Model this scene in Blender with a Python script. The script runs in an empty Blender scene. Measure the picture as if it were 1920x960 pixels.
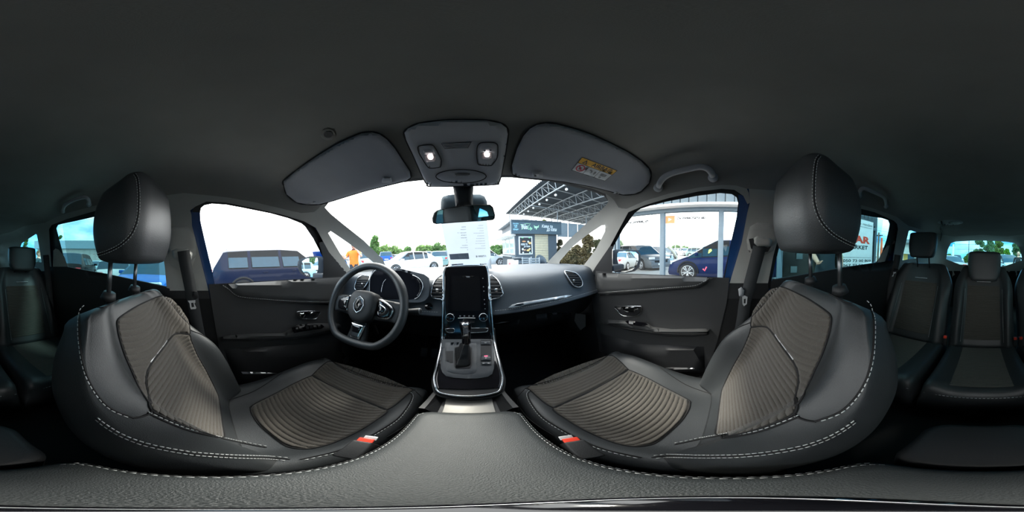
import bpy, bmesh, math, random
import numpy as np
from mathutils import Vector, Matrix
from mathutils.bvhtree import BVHTree
from mathutils.geometry import delaunay_2d_cdt
random.seed(7)
PI = math.pi
SC = bpy.context.scene
COL = SC.collection
# ------------------------------------------------------------------ camera, sky, sun, exposure
CAM = np.array([0.02, 0.0, 0.0])       # camera level is z = 0 while building; everything is lifted by LIFT at the end
LIFT = 1.22                            # height of the camera above the asphalt
YAW0 = math.radians((960 - 881.3) * 0.1875)
ROLL = math.radians(2.1)
def _ry(v):
    c, s = math.cos(ROLL), math.sin(ROLL)
    return np.array([c * v[0] + s * v[2], v[1], -s * v[0] + c * v[2]])
_f = _ry(np.array([math.sin(YAW0), math.cos(YAW0), 0.0]))
_r = _ry(np.array([math.cos(YAW0), -math.sin(YAW0), 0.0]))
_u = _ry(np.array([0.0, 0.0, 1.0]))
cd = bpy.data.cameras.new('camera'); cam = bpy.data.objects.new('camera', cd); COL.objects.link(cam)
cd.type = 'PANO'; cd.panorama_type = 'EQUIRECTANGULAR'
try:
    cd.cycles.panorama_type = 'EQUIRECTANGULAR'
except Exception:
    pass
cd.clip_start = 0.005; cd.clip_end = 2000
M = Matrix(((_r[0], _u[0], -_f[0], CAM[0]), (_r[1], _u[1], -_f[1], CAM[1]), (_r[2], _u[2], -_f[2], CAM[2]), (0, 0, 0, 1)))
cam.matrix_world = M
SC.camera = cam
W = bpy.data.worlds.new('world'); SC.world = W; W.use_nodes = True
nt = W.node_tree; nt.nodes.clear()
def N(nt, t, **kw):
    n = nt.nodes.new(t)
    for k, v in kw.items():
        if k.startswith('i_'):
            key = k[2:]
            key = int(key) if key.isdigit() else key.replace('_', ' ')
            n.inputs[key].default_value = v
        else:
            setattr(n, k, v)
    return n
def ramp(nt, stops, fac=None):
    r = nt.nodes.new('ShaderNodeValToRGB')
    e = r.color_ramp.elements
    while len(e) < len(stops): e.new(0.5)
    for k, (p, c) in enumerate(stops):
        e[k].position = p; e[k].color = (*c, 1) if len(c) == 3 else c
    if fac is not None: nt.links.new(fac, r.inputs[0])
    return r
tc = N(nt, 'ShaderNodeTexCoord')
mp = N(nt, 'ShaderNodeMapping'); mp.inputs['Scale'].default_value = (1.0, 1.0, 2.2)
mp.inputs['Location'].default_value = (0.35, 0.1, 0.2)
nt.links.new(tc.outputs['Generated'], mp.inputs[0])
no = N(nt, 'ShaderNodeTexNoise', i_Scale=2.0, i_Detail=7.0, i_Roughness=0.55)
nt.links.new(mp.outputs[0], no.inputs['Vector'])
SKY = ramp(nt, [(0.25, (0.14, 0.42, 0.80)), (0.36, (0.55, 0.78, 0.95)), (0.44, (1.0, 1.0, 1.0))], no.outputs[0])
bg = N(nt, 'ShaderNodeBackground'); bg.inputs['Strength'].default_value = 3.2
nt.links.new(SKY.outputs[0], bg.inputs['Color'])
# cloud cover is denser ahead of the car and breaks up behind it
sx_ = N(nt, 'ShaderNodeSeparateXYZ'); nt.links.new(tc.outputs['Generated'], sx_.inputs[0])
ma_ = N(nt, 'ShaderNodeMath', operation='MULTIPLY_ADD'); ma_.inputs[1].default_value = .235; nt.links.new(sx_.outputs['Y'], ma_.inputs[0]); nt.links.new(no.outputs[0], ma_.inputs[2])
nt.links.new(ma_.outputs[0], SKY.inputs[0])
wo = N(nt, 'ShaderNodeOutputWorld'); nt.links.new(bg.outputs[0], wo.inputs['Surface'])
SUN_E = 3.5
sd = bpy.data.lights.new('sun', 'SUN'); so = bpy.data.objects.new('sun', sd); COL.objects.link(so)
sd.energy = SUN_E; sd.angle = math.radians(9); sd.color = (1.0, 0.95, 0.86)
_sun = Vector((-0.22, 0.60, 0.80)).normalized()      # towards the sun
so.rotation_euler = _sun.to_track_quat('Z', 'Y').to_euler()
SC.view_settings.view_transform = 'Standard'
SC.view_settings.look = 'None'
SC.view_settings.gamma = 1.0
SC.view_settings.use_curve_mapping = False
SC.view_settings.exposure = 0.75
SC.cycles.max_bounces = 8; SC.cycles.diffuse_bounces = 5; SC.cycles.transparent_max_bounces = 16
SC.cycles.sample_clamp_indirect = 6.0
SC.cycles.caustics_reflective = False; SC.cycles.caustics_refractive = False
SC.cycles.use_denoising = True
# ------------------------------------------------------------------ helpers
def pdir(px, py):
    """photo pixel -> unit direction in the car's frame (arrays or scalars)"""
    px = np.asarray(px, float); py = np.asarray(py, float)
    az = (px - 881.3) * 2 * PI / 1920; el = (480 - py) * PI / 960
    x = np.sin(az) * np.cos(el); y = np.cos(az) * np.cos(el); z = np.sin(el)
    c, s = math.cos(ROLL), math.sin(ROLL)
    return np.stack([c * x + s * z, y, -s * x + c * z], -1)
def to_px(p):
    d = np.asarray(p, float) - CAM
    c, s = math.cos(ROLL), math.sin(ROLL)
    x = c * d[0] - s * d[2]; z = s * d[0] + c * d[2]; y = d[1]
    return 881.3 + math.atan2(x, y) * 960 / PI, 480 - math.atan2(z, math.hypot(x, y)) * 960 / PI
def nrm(v): v = np.array(v, float); return v / np.linalg.norm(v)
# the cabin: a rounded intersection of half spaces n.p <= h
PL = [(nrm((0, .18, .98)), .372), (nrm((0, -.08, .997)), .385),
      (nrm((.94, 0, .34)), .646), (nrm((-.94, 0, .34)), .646),
      (nrm((1, 0, 0)), .735), (nrm((-1, 0, 0)), .735),
      (nrm((0, .335, .85)), (.335 * .55 + .85 * .25) / math.hypot(.335, .85)),
      (nrm((0, 1, 0)), 1.50), (nrm((0, 0, -1)), .86), (nrm((0, -.95, .30)), 2.13)]
PN = 11
def shell(px, py, off=0.0):
    d = pdir(px, py)
    s = 0
    for n, h in PL:
        s = s + np.maximum(0, d @ n / (h - n @ CAM)) ** PN
    R = s ** (-1.0 / PN)
    return CAM + d * (R + off)[..., None]
def on_shell(off=0.0): return lambda x, y, o=0.0: shell(x, y, off + o)
def on_plane(n, h, off=0.0):
    n = nrm(n)
    def f(x, y, o=0.0):
        d = pdir(x, y); t = (h - n @ CAM) / (d @ n)
        return CAM + d * (t + off + o)[..., None]
    return f
def on_bvh(bvh, off=-0.002, fallback=None):
    """photo pixels -> points on a real mesh; o > 0 is away from the camera"""
    def f(x, y, o=0.0):
        x = np.atleast_1d(np.asarray(x, float)); y = np.atleast_1d(np.asarray(y, float))
        o = np.broadcast_to(np.asarray(o, float), x.shape)
        D = pdir(x, y); out = np.zeros_like(D); last = None; miss = []
        for i, d in enumerate(D):
            h = bvh.ray_cast(Vector(CAM), Vector(d))
            if h[0] is None: miss.append(i); continue
            last = h[3]; out[i] = CAM + d * (h[3] + off + o[i])
        ok = [i for i in range(len(D)) if i not in set(miss)]
        for i in miss:
            if ok:
                j = min(ok, key=lambda k: (x[k] - x[i]) ** 2 + (y[k] - y[i]) ** 2)
                t = np.linalg.norm(out[j] - CAM)
            else: t = 0.6
            out[i] = CAM + D[i] * t
        return out
    def hit(x, y):
        T = []
        for d in pdir(x, y):
            h = bvh.ray_cast(Vector(CAM), Vector(d)); T.append(h[3] if h[0] is not None else np.nan)
        T = np.array(T); med = np.nanmedian(T)
        ok = ~np.isnan(T)
        # drop stray samples that slip past the silhouette onto something far behind
        for i in range(len(T)):
            w = T[max(0, i - 6):i + 7]; w = w[~np.isnan(w)]
            if ok[i] and len(w) and T[i] > np.median(w) + .05: ok[i] = False
        return ok
    f.hit = hit
    return f
def zm(pts, ox, oy, s, sy=None):
    sy = sy or s
    return [(ox + a * s, oy + b * sy) for a, b in pts]
def resample(poly, step, closed=True):
    out = []
    n = len(poly)
    for i in range(n if closed else n - 1):
        a = np.array(poly[i], float); b = np.array(poly[(i + 1) % n], float)
        k = max(1, int(math.ceil(np.linalg.norm(b - a) / step)))
        for j in range(k): out.append(a + (b - a) * j / k)
    if not closed: out.append(np.array(poly[-1], float))
    return np.array(out)
def catmull(pts, k=6, closed=False):
    P = [np.array(p, float) for p in pts]; n = len(P); out = []
    for i in range(n if closed else n - 1):
        p0 = P[(i - 1) % n] if closed or i > 0 else P[0]
        p1 = P[i]; p2 = P[(i + 1) % n]
        p3 = P[(i + 2) % n] if closed or i + 2 < n else P[-1]
        for j in range(k):
            t = j / k
            out.append(0.5 * ((2 * p1) + (-p0 + p2) * t + (2 * p0 - 5 * p1 + 4 * p2 - p3) * t * t + (-p0 + 3 * p1 - 3 * p2 + p3) * t ** 3))
    if not closed: out.append(P[-1])
    return np.array(out)
def inside(P, poly):
    x, y = P[:, 0], P[:, 1]; r = np.zeros(len(P), bool)
    q = np.asarray(poly); n = len(q)
    for i in range(n):
        x1, y1 = q[i]; x2, y2 = q[(i + 1) % n]
        if y1 == y2: continue
        c = ((y1 > y) != (y2 > y)) & (x < (x2 - x1) * (y - y1) / (y2 - y1) + x1)
        r ^= c
    return r
def bdist(P, polys):
    d = np.full(len(P), 1e9)
    for q in polys:
        q = np.asarray(q); n = len(q)
        for i in range(n):
            a = q[i]; b = q[(i + 1) % n]; ab = b - a; L = ab @ ab
            if L == 0: continue
            t = np.clip(((P - a) @ ab) / L, 0, 1)
            e = P - (a + t[:, None] * ab); d = np.minimum(d, np.hypot(e[:, 0], e[:, 1]))
    return d
def cdt(outline, holes, step, bstep=None):
    bs = bstep or step
    O = resample(outline, bs); H = [resample(h, bs) for h in holes]
    lo = O.min(0); hi = O.max(0)
    xs = np.arange(lo[0] + step / 2, hi[0], step); ys = np.arange(lo[1] + step / 2, hi[1], step * .87)
    G = []
    for j, yy in enumerate(ys):
        for xx in xs: G.append((xx + (step / 2 if j % 2 else 0), yy))
    G = np.array(G) if G else np.zeros((0, 2))
    if len(G):
        m = inside(G, O)
        for h in H: m &= ~inside(G, h)
        G = G[m]
        if len(G): G = G[bdist(G, [O] + H) > .45 * min(step, bs)]
    V = [O] + H + [G]; E = []; k = 0
    for q in [O] + H:
        n = len(q); E += [(k + i, k + (i + 1) % n) for i in range(n)]; k += n
    A = np.concatenate([v for v in V if len(v)])
    r = delaunay_2d_cdt([Vector(p) for p in A], E, [], 0, 1e-5)
    P = np.array([tuple(v) for v in r[0]]); F = np.array([f for f in r[2] if len(f) == 3])
    c = P[F].mean(1); m = inside(c, O)
    for h in H: m &= ~inside(c, h)
    return P, F[m], [O] + H
# -- materials
MT = {}
def mat(name, col, rough=0.6, metal=0.0, bump=0, bscale=200, var=0, spec=0.5, coat=0, emit=None, sheen=0, vscale=8):
    if name in MT: return MT[name]
    m = bpy.data.materials.new(name); m.use_nodes = True; t = m.node_tree
    b = t.nodes['Principled BSDF']; b.inputs['Base Color'].default_value = (*col, 1)
    b.inputs['Roughness'].default_value = rough; b.inputs['Metallic'].default_value = metal
    b.inputs['Specular IOR Level'].default_value = spec
    b.inputs['Coat Weight'].default_value = coat
    b.inputs['Coat Roughness'].default_value = .05
    if sheen: b.inputs['Sheen Weight'].default_value = sheen
    if emit:
        b.inputs['Emission Color'].default_value = (*emit[0], 1); b.inputs['Emission Strength'].default_value = emit[1]
    c = N(t, 'ShaderNodeTexCoord')
    if bump:
        n = N(t, 'ShaderNodeTexNoise', i_Scale=bscale, i_Detail=3.0)
        t.links.new(c.outputs['Object'], n.inputs['Vector'])
        q = N(t, 'ShaderNodeBump', i_Strength=bump, i_Distance=0.001)
        t.links.new(n.outputs[0], q.inputs['Height']); t.links.new(q.outputs[0], b.inputs['Normal'])
    n2 = N(t, 'ShaderNodeTexNoise', i_Scale=vscale, i_Detail=4.0)
    t.links.new(c.outputs['Object'], n2.inputs['Vector'])
    v = var or .06
    r = ramp(t, [(0.3, tuple(x * (1 - v) for x in col)), (0.7, tuple(min(1, x * (1 + v)) for x in col))], n2.outputs[0])
    t.links.new(r.outputs[0], b.inputs['Base Color'])
    MT[name] = m
    return m
def glassmat(name, tint, refl=0.06, rough=0.0):
    if name in MT: return MT[name]
    m = bpy.data.materials.new(name); m.use_nodes = True; t = m.node_tree; t.nodes.clear()
    a = N(t, 'ShaderNodeBsdfTransparent'); a.inputs[0].default_value = (*tint, 1)
    g = N(t, 'ShaderNodeBsdfGlossy'); g.inputs['Roughness'].default_value = rough
    lw = N(t, 'ShaderNodeFresnel', i_IOR=1.35)
    mu = N(t, 'ShaderNodeMath', operation='MULTIPLY'); mu.inputs[1].default_value = refl * 12
    mx = N(t, 'ShaderNodeMixShader'); o = N(t, 'ShaderNodeOutputMaterial')
    t.links.new(lw.outputs[0], mu.inputs[0]); mu.use_clamp = True
    t.links.new(mu.outputs[0], mx.inputs[0]); t.links.new(a.outputs[0], mx.inputs[1]); t.links.new(g.outputs[0], mx.inputs[2])
    t.links.new(mx.outputs[0], o.inputs[0])
    MT[name] = m
    return m
# -- objects
def origin(o):
    v = Vector((0, 0, 0))
    while o is not None:
        v += o.location; o = o.parent
    return v
def tag(o, label=None, cat=None, group=None, kind=None):
    if label: o['label'] = label
    if cat: o['category'] = cat
    if group: o['group'] = group
    if kind: o['kind'] = kind
    return o
def empty(name, loc=(0, 0, 0), label=None, cat=None, group=None, kind=None, rz=0):
    o = bpy.data.objects.new(name, None); COL.objects.link(o); o.location = loc; o.rotation_euler = (0, 0, rz)
    o.empty_display_size = .05
    return tag(o, label, cat, group, kind)
def mk(name, V, F, m, parent=None, smooth=True, loc=None, local=False, label=None, cat=None, group=None, kind=None, mats=None, mi=None):
    """one mesh object; V in absolute coordinates unless local"""
    V = [tuple(map(float, v)) for v in V]
    if loc is None: loc = (0, 0, 0)
    me = bpy.data.meshes.new(name)
    if not local:
        if parent is None:
            A = np.array(V); c = np.array([A[:, 0].mean(), A[:, 1].mean(), A[:, 2].min()]) if loc == 'auto' else np.array(loc)
            loc = tuple(c); V = [tuple(np.array(v) - c) for v in V]
        else:
            og = origin(parent); V = [(v[0] - og.x, v[1] - og.y, v[2] - og.z) for v in V]
    me.from_pydata(V, [], [tuple(int(i) for i in f) for f in F])
    for q in (mats or [m]): me.materials.append(q)
    if mi is not None: me.polygons.foreach_set('material_index', list(mi))
    if smooth: me.polygons.foreach_set('use_smooth', [True] * len(me.polygons))
    me.update()
    o = bpy.data.objects.new(name, me); COL.objects.link(o)
    if parent is not None: o.parent = parent
    else: o.location = loc
    return tag(o, label, cat, group, kind)
class MB:
    """collects primitives into one mesh"""
    def __init__(s): s.V = []; s.F = []
    def add(s, V, F):
        k = len(s.V); s.V += [tuple(v) for v in V]; s.F += [tuple(int(i) + k for i in f) for f in F]; return s
    def box(s, c, d, R=None, bev=0):
        bm = bmesh.new(); bmesh.ops.create_cube(bm, size=1)
        for v in bm.verts: v.co = Vector((v.co.x * d[0], v.co.y * d[1], v.co.z * d[2]))
        if bev: bmesh.ops.bevel(bm, geom=list(bm.edges), offset=bev, segments=3, affect='EDGES', profile=.5)
        if R is not None: bmesh.ops.transform(bm, matrix=R.to_4x4(), verts=bm.verts)
        bm.verts.ensure_lookup_table()
        s.add([tuple(v.co + Vector(c)) for v in bm.verts], [[v.index for v in f.verts] for f in bm.faces]); bm.free(); return s
    def tube(s, pts, r, n=8, closed=False, cap=True, flat=None):
        P = [Vector(p) for p in pts]; m = len(P); k = len(s.V); rs = r if hasattr(r, '__len__') else [r] * m
        up = None
        for i in range(m):
            a = P[(i - 1) % m] if closed or i > 0 else P[0]; b = P[(i + 1) % m] if closed or i < m - 1 else P[-1]
            t = (b - a).normalized()
            if up is None: up = t.orthogonal().normalized()
            up = (up - t * up.dot(t)).normalized(); w = t.cross(up)
            for j in range(n):
                q = 2 * PI * j / n
                s.V.append(tuple(P[i] + (up * math.cos(q) + w * math.sin(q) * (flat or 1)) * rs[i]))
        for i in range(m if closed else m - 1):
            for j in range(n):
                a0 = k + i * n; a1 = k + ((i + 1) % m) * n
                s.F.append((a0 + j, a0 + (j + 1) % n, a1 + (j + 1) % n, a1 + j))
        if cap and not closed:
            s.F.append(tuple(k + j for j in reversed(range(n)))); s.F.append(tuple(k + (m - 1) * n + j for j in range(n)))
        return s
    def cyl(s, a, b, r, r2=None, n=20): return s.tube([a, b], [r, r2 if r2 is not None else r], n)
    def ball(s, c, r, n=12, sc=(1, 1, 1)):
        k = len(s.V)
        for i in range(n + 1):
            th = PI * i / n
            for j in range(n * 2):
                ph = PI * j / n
                s.V.append((c[0] + r * sc[0] * math.sin(th) * math.cos(ph), c[1] + r * sc[1] * math.sin(th) * math.sin(ph), c[2] + r * sc[2] * math.cos(th)))
        for i in range(n):
            for j in range(2 * n):
                s.F.append((k + i * 2 * n + j, k + (i + 1) * 2 * n + j, k + (i + 1) * 2 * n + (j + 1) % (2 * n), k + i * 2 * n + (j + 1) % (2 * n)))
        return s
    def quad(s, a, b, c, d): return s.add([a, b, c, d], [(0, 1, 2, 3)])
    def obj(s, name, m, parent=None, **k): return mk(name, s.V, s.F, m, parent, **k)
def patch(name, outline, fn, m, parent=None, holes=(), step=12, thick=0.006, bulge=0, bw=6, bstep=None, smooth=True, disp=None, **k):
    """a curved panel cut to a photo outline on a real surface, with its own thickness; bulge rises towards the cabin"""
    P, F, B = cdt(outline, holes, step, bstep)
    D = bdist(P, B)
    off = np.zeros(len(P))
    if bulge:
        q = np.clip(D / bw, 0, 1); off = -bulge * np.sqrt(np.clip(1 - (1 - q) ** 2, 0, 1))
    A = fn(P[:, 0], P[:, 1], off)
    if disp is not None: A = disp(A, D, P)
    Bk = fn(P[:, 0], P[:, 1], np.full(len(P), thick) if thick else off)
    # orient towards camera
    a, b, c = A[F[:, 0]], A[F[:, 1]], A[F[:, 2]]
    nn = np.cross(b - a, c - a); flip = (nn * (CAM - a)).sum(1) < 0
    F = F.copy(); F[flip] = F[flip][:, ::-1]
    V = list(A); FF = [tuple(f) for f in F]
    if thick:
        n = len(A); V += list(Bk); FF += [(f[2] + n, f[1] + n, f[0] + n) for f in F]
        ed = {}
        for f in F:
            for i in range(3):
                e = (f[i], f[(i + 1) % 3]); ed[e] = 1
        for (i, j) in ed:
            if (j, i) not in ed: FF.append((j, i, i + n, j + n))
    o = mk(name, V, FF, m, parent, smooth=smooth, **k)
    if smooth and thick:
        try: o.data.set_sharp_from_angle(angle=math.radians(50))
        except Exception: pass
    return o
def bvh_of(*objs):
    V = []; F = []
    for o in objs:
        k = len(V); og = origin(o)
        V += [v.co + og for v in o.data.vertices]; F += [[i + k for i in p.vertices] for p in o.data.polygons]
    return BVHTree.FromPolygons(V, F)
def pxline(pts, fn, step=3, sm=True, closed=False, o=0.0):
    q = catmull(pts, 5, closed) if sm and len(pts) > 2 else np.array(pts, float)
    q = resample(q, step, closed)
    if hasattr(fn, 'hit'):
        m = fn.hit(q[:, 0], q[:, 1])
        if m.sum() > 2: q = q[m]
    return fn(q[:, 0], q[:, 1], np.full(len(q), o))
def tube_px(name, pts, fn, r, m, parent=None, step=4, closed=False, o=0.0, n=6, **k):
    return MB().tube(pxline(pts, fn, step, True, closed, o), r, n, closed).obj(name, m, parent, **k)
def stitch_mb(mb, L, dash=.0065, gap=.0035, r=.0009):
    L = [Vector(p) for p in L]
    acc = 0; nxt = 0; on = False; cur = []
    for a, b in zip(L[:-1], L[1:]):
        d = (b - a).length
        if d < 1e-7: continue
        if d > .05: acc = 0; nxt = 0; on = False; continue
        while acc + d > nxt:
            p = a + (b - a) * max(0, (nxt - acc) / d)
            if on: mb.tube([cur, p], r, 4); on = False; nxt += gap
            else: cur = p; on = True; nxt += dash
        acc += d
    return mb
def text_geo(s, size=1.0, bold=0.0, shear=0.0, ext=0.0):
    c = bpy.data.curves.new('t', 'FONT'); c.body = s; c.size = size; c.offset = bold; c.shear = shear; c.extrude = ext
    c.align_x = 'CENTER'; c.align_y = 'CENTER'; c.resolution_u = 2
    o = bpy.data.objects.new('t', c); COL.objects.link(o)
    dg = bpy.context.evaluated_depsgraph_get(); dg.update()
    me = o.evaluated_get(dg).to_mesh()
    V = np.array([tuple(v.co) for v in me.vertices]); F = [tuple(p.vertices) for p in me.polygons]
    bpy.data.objects.remove(o); bpy.data.curves.remove(c)
    return V, F
def text_on(name, s, org, ux, uy, width, height, m, parent=None, bold=0.0, shear=0.0, mirror=False, **k):
    """lettering fitted in width x height around org, in the plane of ux, uy"""
    V, F = text_geo(s, 1.0, bold, shear)
    if not len(V): return None
    lo = V.min(0); hi = V.max(0); c = (lo + hi) / 2
    sx = width / max(1e-6, hi[0] - lo[0]); sy = height / max(1e-6, hi[1] - lo[1])
    ux = nrm(ux); uy = nrm(uy); org = np.array(org, float)
    A = [org + ux * (v[0] - c[0]) * sx * (-1 if mirror else 1) + uy * (v[1] - c[1]) * sy for v in V]
    return mk(name, A, F, m, parent, smooth=False, **k)
def quadmap(q, fn, off=0.0):
    """q: four photo corners tl,tr,br,bl; returns g(u,v in 0..1, v down)->3D"""
    q = [np.array(p, float) for p in q]
    def g(u, v):
        u = np.atleast_1d(u).astype(float); v = np.atleast_1d(v).astype(float)
        p = (q[0] * (1 - u)[:, None] + q[1] * u[:, None]) * (1 - v)[:, None] + (q[3] * (1 - u)[:, None] + q[2] * u[:, None]) * v[:, None]
        return fn(p[:, 0], p[:, 1], np.full(len(p), off))
    return g
def text_px(name, s, q, fn, m, parent=None, box=(0, 0, 1, 1), off=-.0004, bold=0.0, mirror=False):
    V, F = text_geo(s, 1.0, bold); lo = V.min(0); hi = V.max(0)
    u = (V[:, 0] - lo[0]) / (hi[0] - lo[0]); v = 1 - (V[:, 1] - lo[1]) / (hi[1] - lo[1])
    if mirror: u = 1 - u
    g = quadmap(q, fn, off)
    return mk(name, g(box[0] + u * (box[2] - box[0]), box[1] + v * (box[3] - box[1])), F, m, parent, smooth=False)
def loft(rings, closed=True, cap=True):
    n = len(rings[0]); V = [tuple(p) for r in rings for p in r]; F = []
    for i in range(len(rings) - 1):
        for j in range(n if closed else n - 1):
            F.append((i * n + j, i * n + (j + 1) % n, (i + 1) * n + (j + 1) % n, (i + 1) * n + j))
    if cap:
        F.append(tuple(reversed(range(n)))); F.append(tuple((len(rings) - 1) * n + j for j in range(n)))
    return V, F
def ci(xs, ys, x):
    """smooth interpolation through control values"""
    xs = np.asarray(xs, float); ys = np.asarray(ys, float); x = np.asarray(x, float)
    m = np.gradient(ys, xs); i = np.clip(np.searchsorted(xs, x) - 1, 0, len(xs) - 2)
    h = xs[i + 1] - xs[i]; t = np.clip((x - xs[i]) / h, 0, 1)
    return (2 * t ** 3 - 3 * t ** 2 + 1) * ys[i] + (t ** 3 - 2 * t ** 2 + t) * h * m[i] + (-2 * t ** 3 + 3 * t ** 2) * ys[i + 1] + (t ** 3 - t ** 2) * h * m[i + 1]
def mirror_tree(o, parent=None, x0=0.0):
    """a mirrored copy of a thing and its parts across the plane x = x0"""
    c = o.copy(); COL.objects.link(c)
    if o.type == 'MESH':
        me = o.data.copy()
        for v in me.vertices: v.co.x = -v.co.x
        me.flip_normals(); c.data = me
    c.location.x = -o.location.x if parent else 2 * x0 - o.location.x
    c.parent = parent
    for ch in [k for k in COL.objects if k.parent == o]: mirror_tree(ch, c)
    return c
def copy_tree(o, parent=None):
    c = o.copy(); COL.objects.link(c); c.parent = parent
    for ch in [k for k in COL.objects if k.parent == o]: copy_tree(ch, c)
    return c
# palette
m_head = mat('headliner', (.25, .243, .228), .95, bump=.25, bscale=900)
m_trimlt = mat('light_trim', (.40, .395, .37), .75, bump=.15, bscale=900)
m_dark = mat('dark_plastic', (.020, .021, .023), .55, bump=.3, bscale=500)
m_door = mat('door_plastic', (.045, .046, .048), .6, bump=.3, bscale=500)
m_leather = mat('black_leather', (.034, .038, .041), .42, bump=.5, bscale=600, spec=.6)
m_leather2 = mat('armrest_leather', (.037, .042, .043), .48, bump=.7, bscale=650, spec=.5)
m_gloss = mat('gloss_black', (.006, .006, .008), .12, coat=.5)
m_chrome = mat('satin_chrome', (.75, .78, .82), .18, 1.0)
m_silver = mat('bright_silver', (.85, .86, .88), .35, .6)
m_thread = mat('white_thread', (.62, .64, .64), .8)
m_seam = mat('seam_dark', (.008, .008, .009), .8)
m_rubber = mat('rubber', (.012, .013, .016), .6)
m_pad = mat('door_pad', (.060, .062, .064), .68, bump=.3, bscale=600, spec=.35)
m_carpet = mat('carpet', (.010, .010, .011), 1.0, bump=.8, bscale=900)
m_blue = mat('blue_paint', (.008, .055, .19), .3, .1, coat=.5)
m_red = mat('buckle_red', (.85, .06, .03), .4)
m_white = mat('white_paint', (.85, .86, .86), .5)
m_glass = glassmat('clear_glass', (.96, .985, .98), .03)
m_tint = glassmat('tinted_glass', (.22, .42, .46), .03)
m_belt = mat('belt_webbing', (.030, .033, .036), .8, bump=.5, bscale=1200)
# ------------------------------------------------------------------ window openings, measured on the photograph
W_WIND = [(616,380),(631,374),(659,364),(706,351),(744,343),(794,338),(860,335),(930,333),(960,333),(1030,340),(1063,347.5),(1110,359),(1133,368),(1141,377),(1137,384),(1131,390),(1099.5,418.6),(1064,452),(1028.6,489.4),(1022,500),(1000,507),(940,511),(870,513),(800,512),(740,508),(724,500),(718,486),(681,450),(643,420),(620,401),(609,389)]
W_QL = [(615.5,437),(620,433.5),(630,440),(654,456.5),(678.5,474),(700,492),(703,502),(664,511),(658,507),(636,472)]
W_QR = [(1135,425.7),(1134,422),(1127.8,423),(1099.5,441.6),(1073,463),(1050,489.5),(1046,503),(1090,503),(1094,498),(1117,468),(1134,434)]
W_FL = [(375,400),(377,390),(383,385),(397,382),(425,384),(457,390),(507,400),(540,409),(565,419),(572,425),(587,447),(600,472),(606,484),(607,524),(560,525),(507,528),(450,531),(403,535),(397,505),(385,455),(376,415)]
W_FR = [(1148,470),(1152,459),(1169,429),(1190,399.6),(1201,391.5),(1222,385),(1250,378),(1309.6,367),(1350,362),(1372,364),(1381,370),(1384,381),(1381,407.7),(1368,465),(1356,521),(1320,519.5),(1242,517),(1180,515),(1148,513)]
W_RL = [(106,428),(109,422),(116,420),(140,415),(178,406.5),(230,396),(280,392),(296,396),(303,420),(309,470),(317,540),(290,537),(250,529),(200,517),(160,508),(125,502),(122,490),(112,452)]
W_RR = [(1446,527),(1452,500),(1464,452),(1474,412),(1484,390),(1500,384),(1550,388),(1606,401),(1637.5,407),(1654,409),(1665,413),(1668,420),(1666,432),(1662,450),(1654,472),(1648,486),(1640,493),(1588,501),(1532,511),(1480,519)]
W_CL = [(41,456),(50,450),(67,439),(69,440),(72,455),(78,492),(60,491),(41,486),(36,470)]
W_CR = [(1704,433),(1708,432),(1722,437),(1734,442),(1738,450),(1736,470),(1730,482),(1692,488),(1694,475)]
W_T = [(1774,486),(1777,468),(1783,456),(1792,453),(1820,451.5),(1839.5,451),(1870,452),(1891.6,454),(1903,456),(1910,462),(1914,474),(1917,488),(1880,500),(1800,496)]
ALLW = [W_WIND, W_QL, W_QR, W_FL, W_FR, W_RL, W_RR, W_CL, W_CR, W_T]
# outer skin of the car, painted blue, with its openings
skin = patch('trim_1', [(0, 0.4), (1920, 0.4), (1920, 959.6), (0, 959.6)], on_shell(.055), m_blue, holes=ALLW, step=14, bstep=7, thick=.02, kind='structure')
# panes
def pane(n, poly, m, off=.05): return patch('window_%d' % n, poly, on_shell(off), m, step=30, bstep=14, thick=0, kind='structure')
pane(1, W_WIND, m_glass); pane(2, W_FL, m_glass); pane(3, W_FR, m_glass); pane(4, W_QL, m_glass); pane(5, W_QR, m_glass)
pane(6, W_RL, m_tint); pane(7, W_RR, m_tint); pane(8, W_CL, m_tint); pane(9, W_CR, m_tint); pane(10, W_T, m_tint)
# headliner
CB = [(0,440),(20,436),(44,425),(66,420),(85,418),(100,410),(125,400),(178,386),(240,376),(300,368),(345,362),(385,366),(430,371),(480,380),(530,392),(565,400),(590,398),(600,388),(614,376),(631,369),(659,359),(706,346),(744,338),(794,333),(860,330),(930,328),(960,328),(1030,335),(1063,342.5),(1110,354),(1135,363),(1150,373),(1160,390),(1175,392),(1209,377),(1255,363),(1310,352),(1353,347),(1380,348),(1400,354),(1450,357),(1500,364),(1560,375),(1605,382),(1640,392),(1682,407),(1695,418),(1704,424),(1725,430),(1760,440),(1790,444),(1840,441),(1890,444),(1920,440)]
cbx = [p[0] for p in CB]; cby = [p[1] for p in CB]
nx = 320; ny = 34; V = []; F = []
for j in range(ny + 1):
    for i in range(nx):
        x = 1920 * i / nx; yb = np.interp(x, cbx, cby); V.append(shell(x, 1 + (yb - 1) * j / ny))
for j in range(ny):
    for i in range(nx): F.append((j * nx + i, (j + 1) * nx + i, (j + 1) * nx + (i + 1) % nx, j * nx + (i + 1) % nx))
F.append(tuple(range(nx)))
mk('ceiling', V, F, m_head, kind='structure')
def cbseg(a, b): return [p for p in CB if a <= p[0] <= b]
tn = [1]
def trim(poly, holes=(), m=m_trimlt, off=0, thick=.02, step=12, **k):
    tn[0] += 1
    return patch('trim_%d' % tn[0], poly, on_shell(off), m, holes=holes, step=step, bstep=5, thick=thick, kind='structure', **k)
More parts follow.
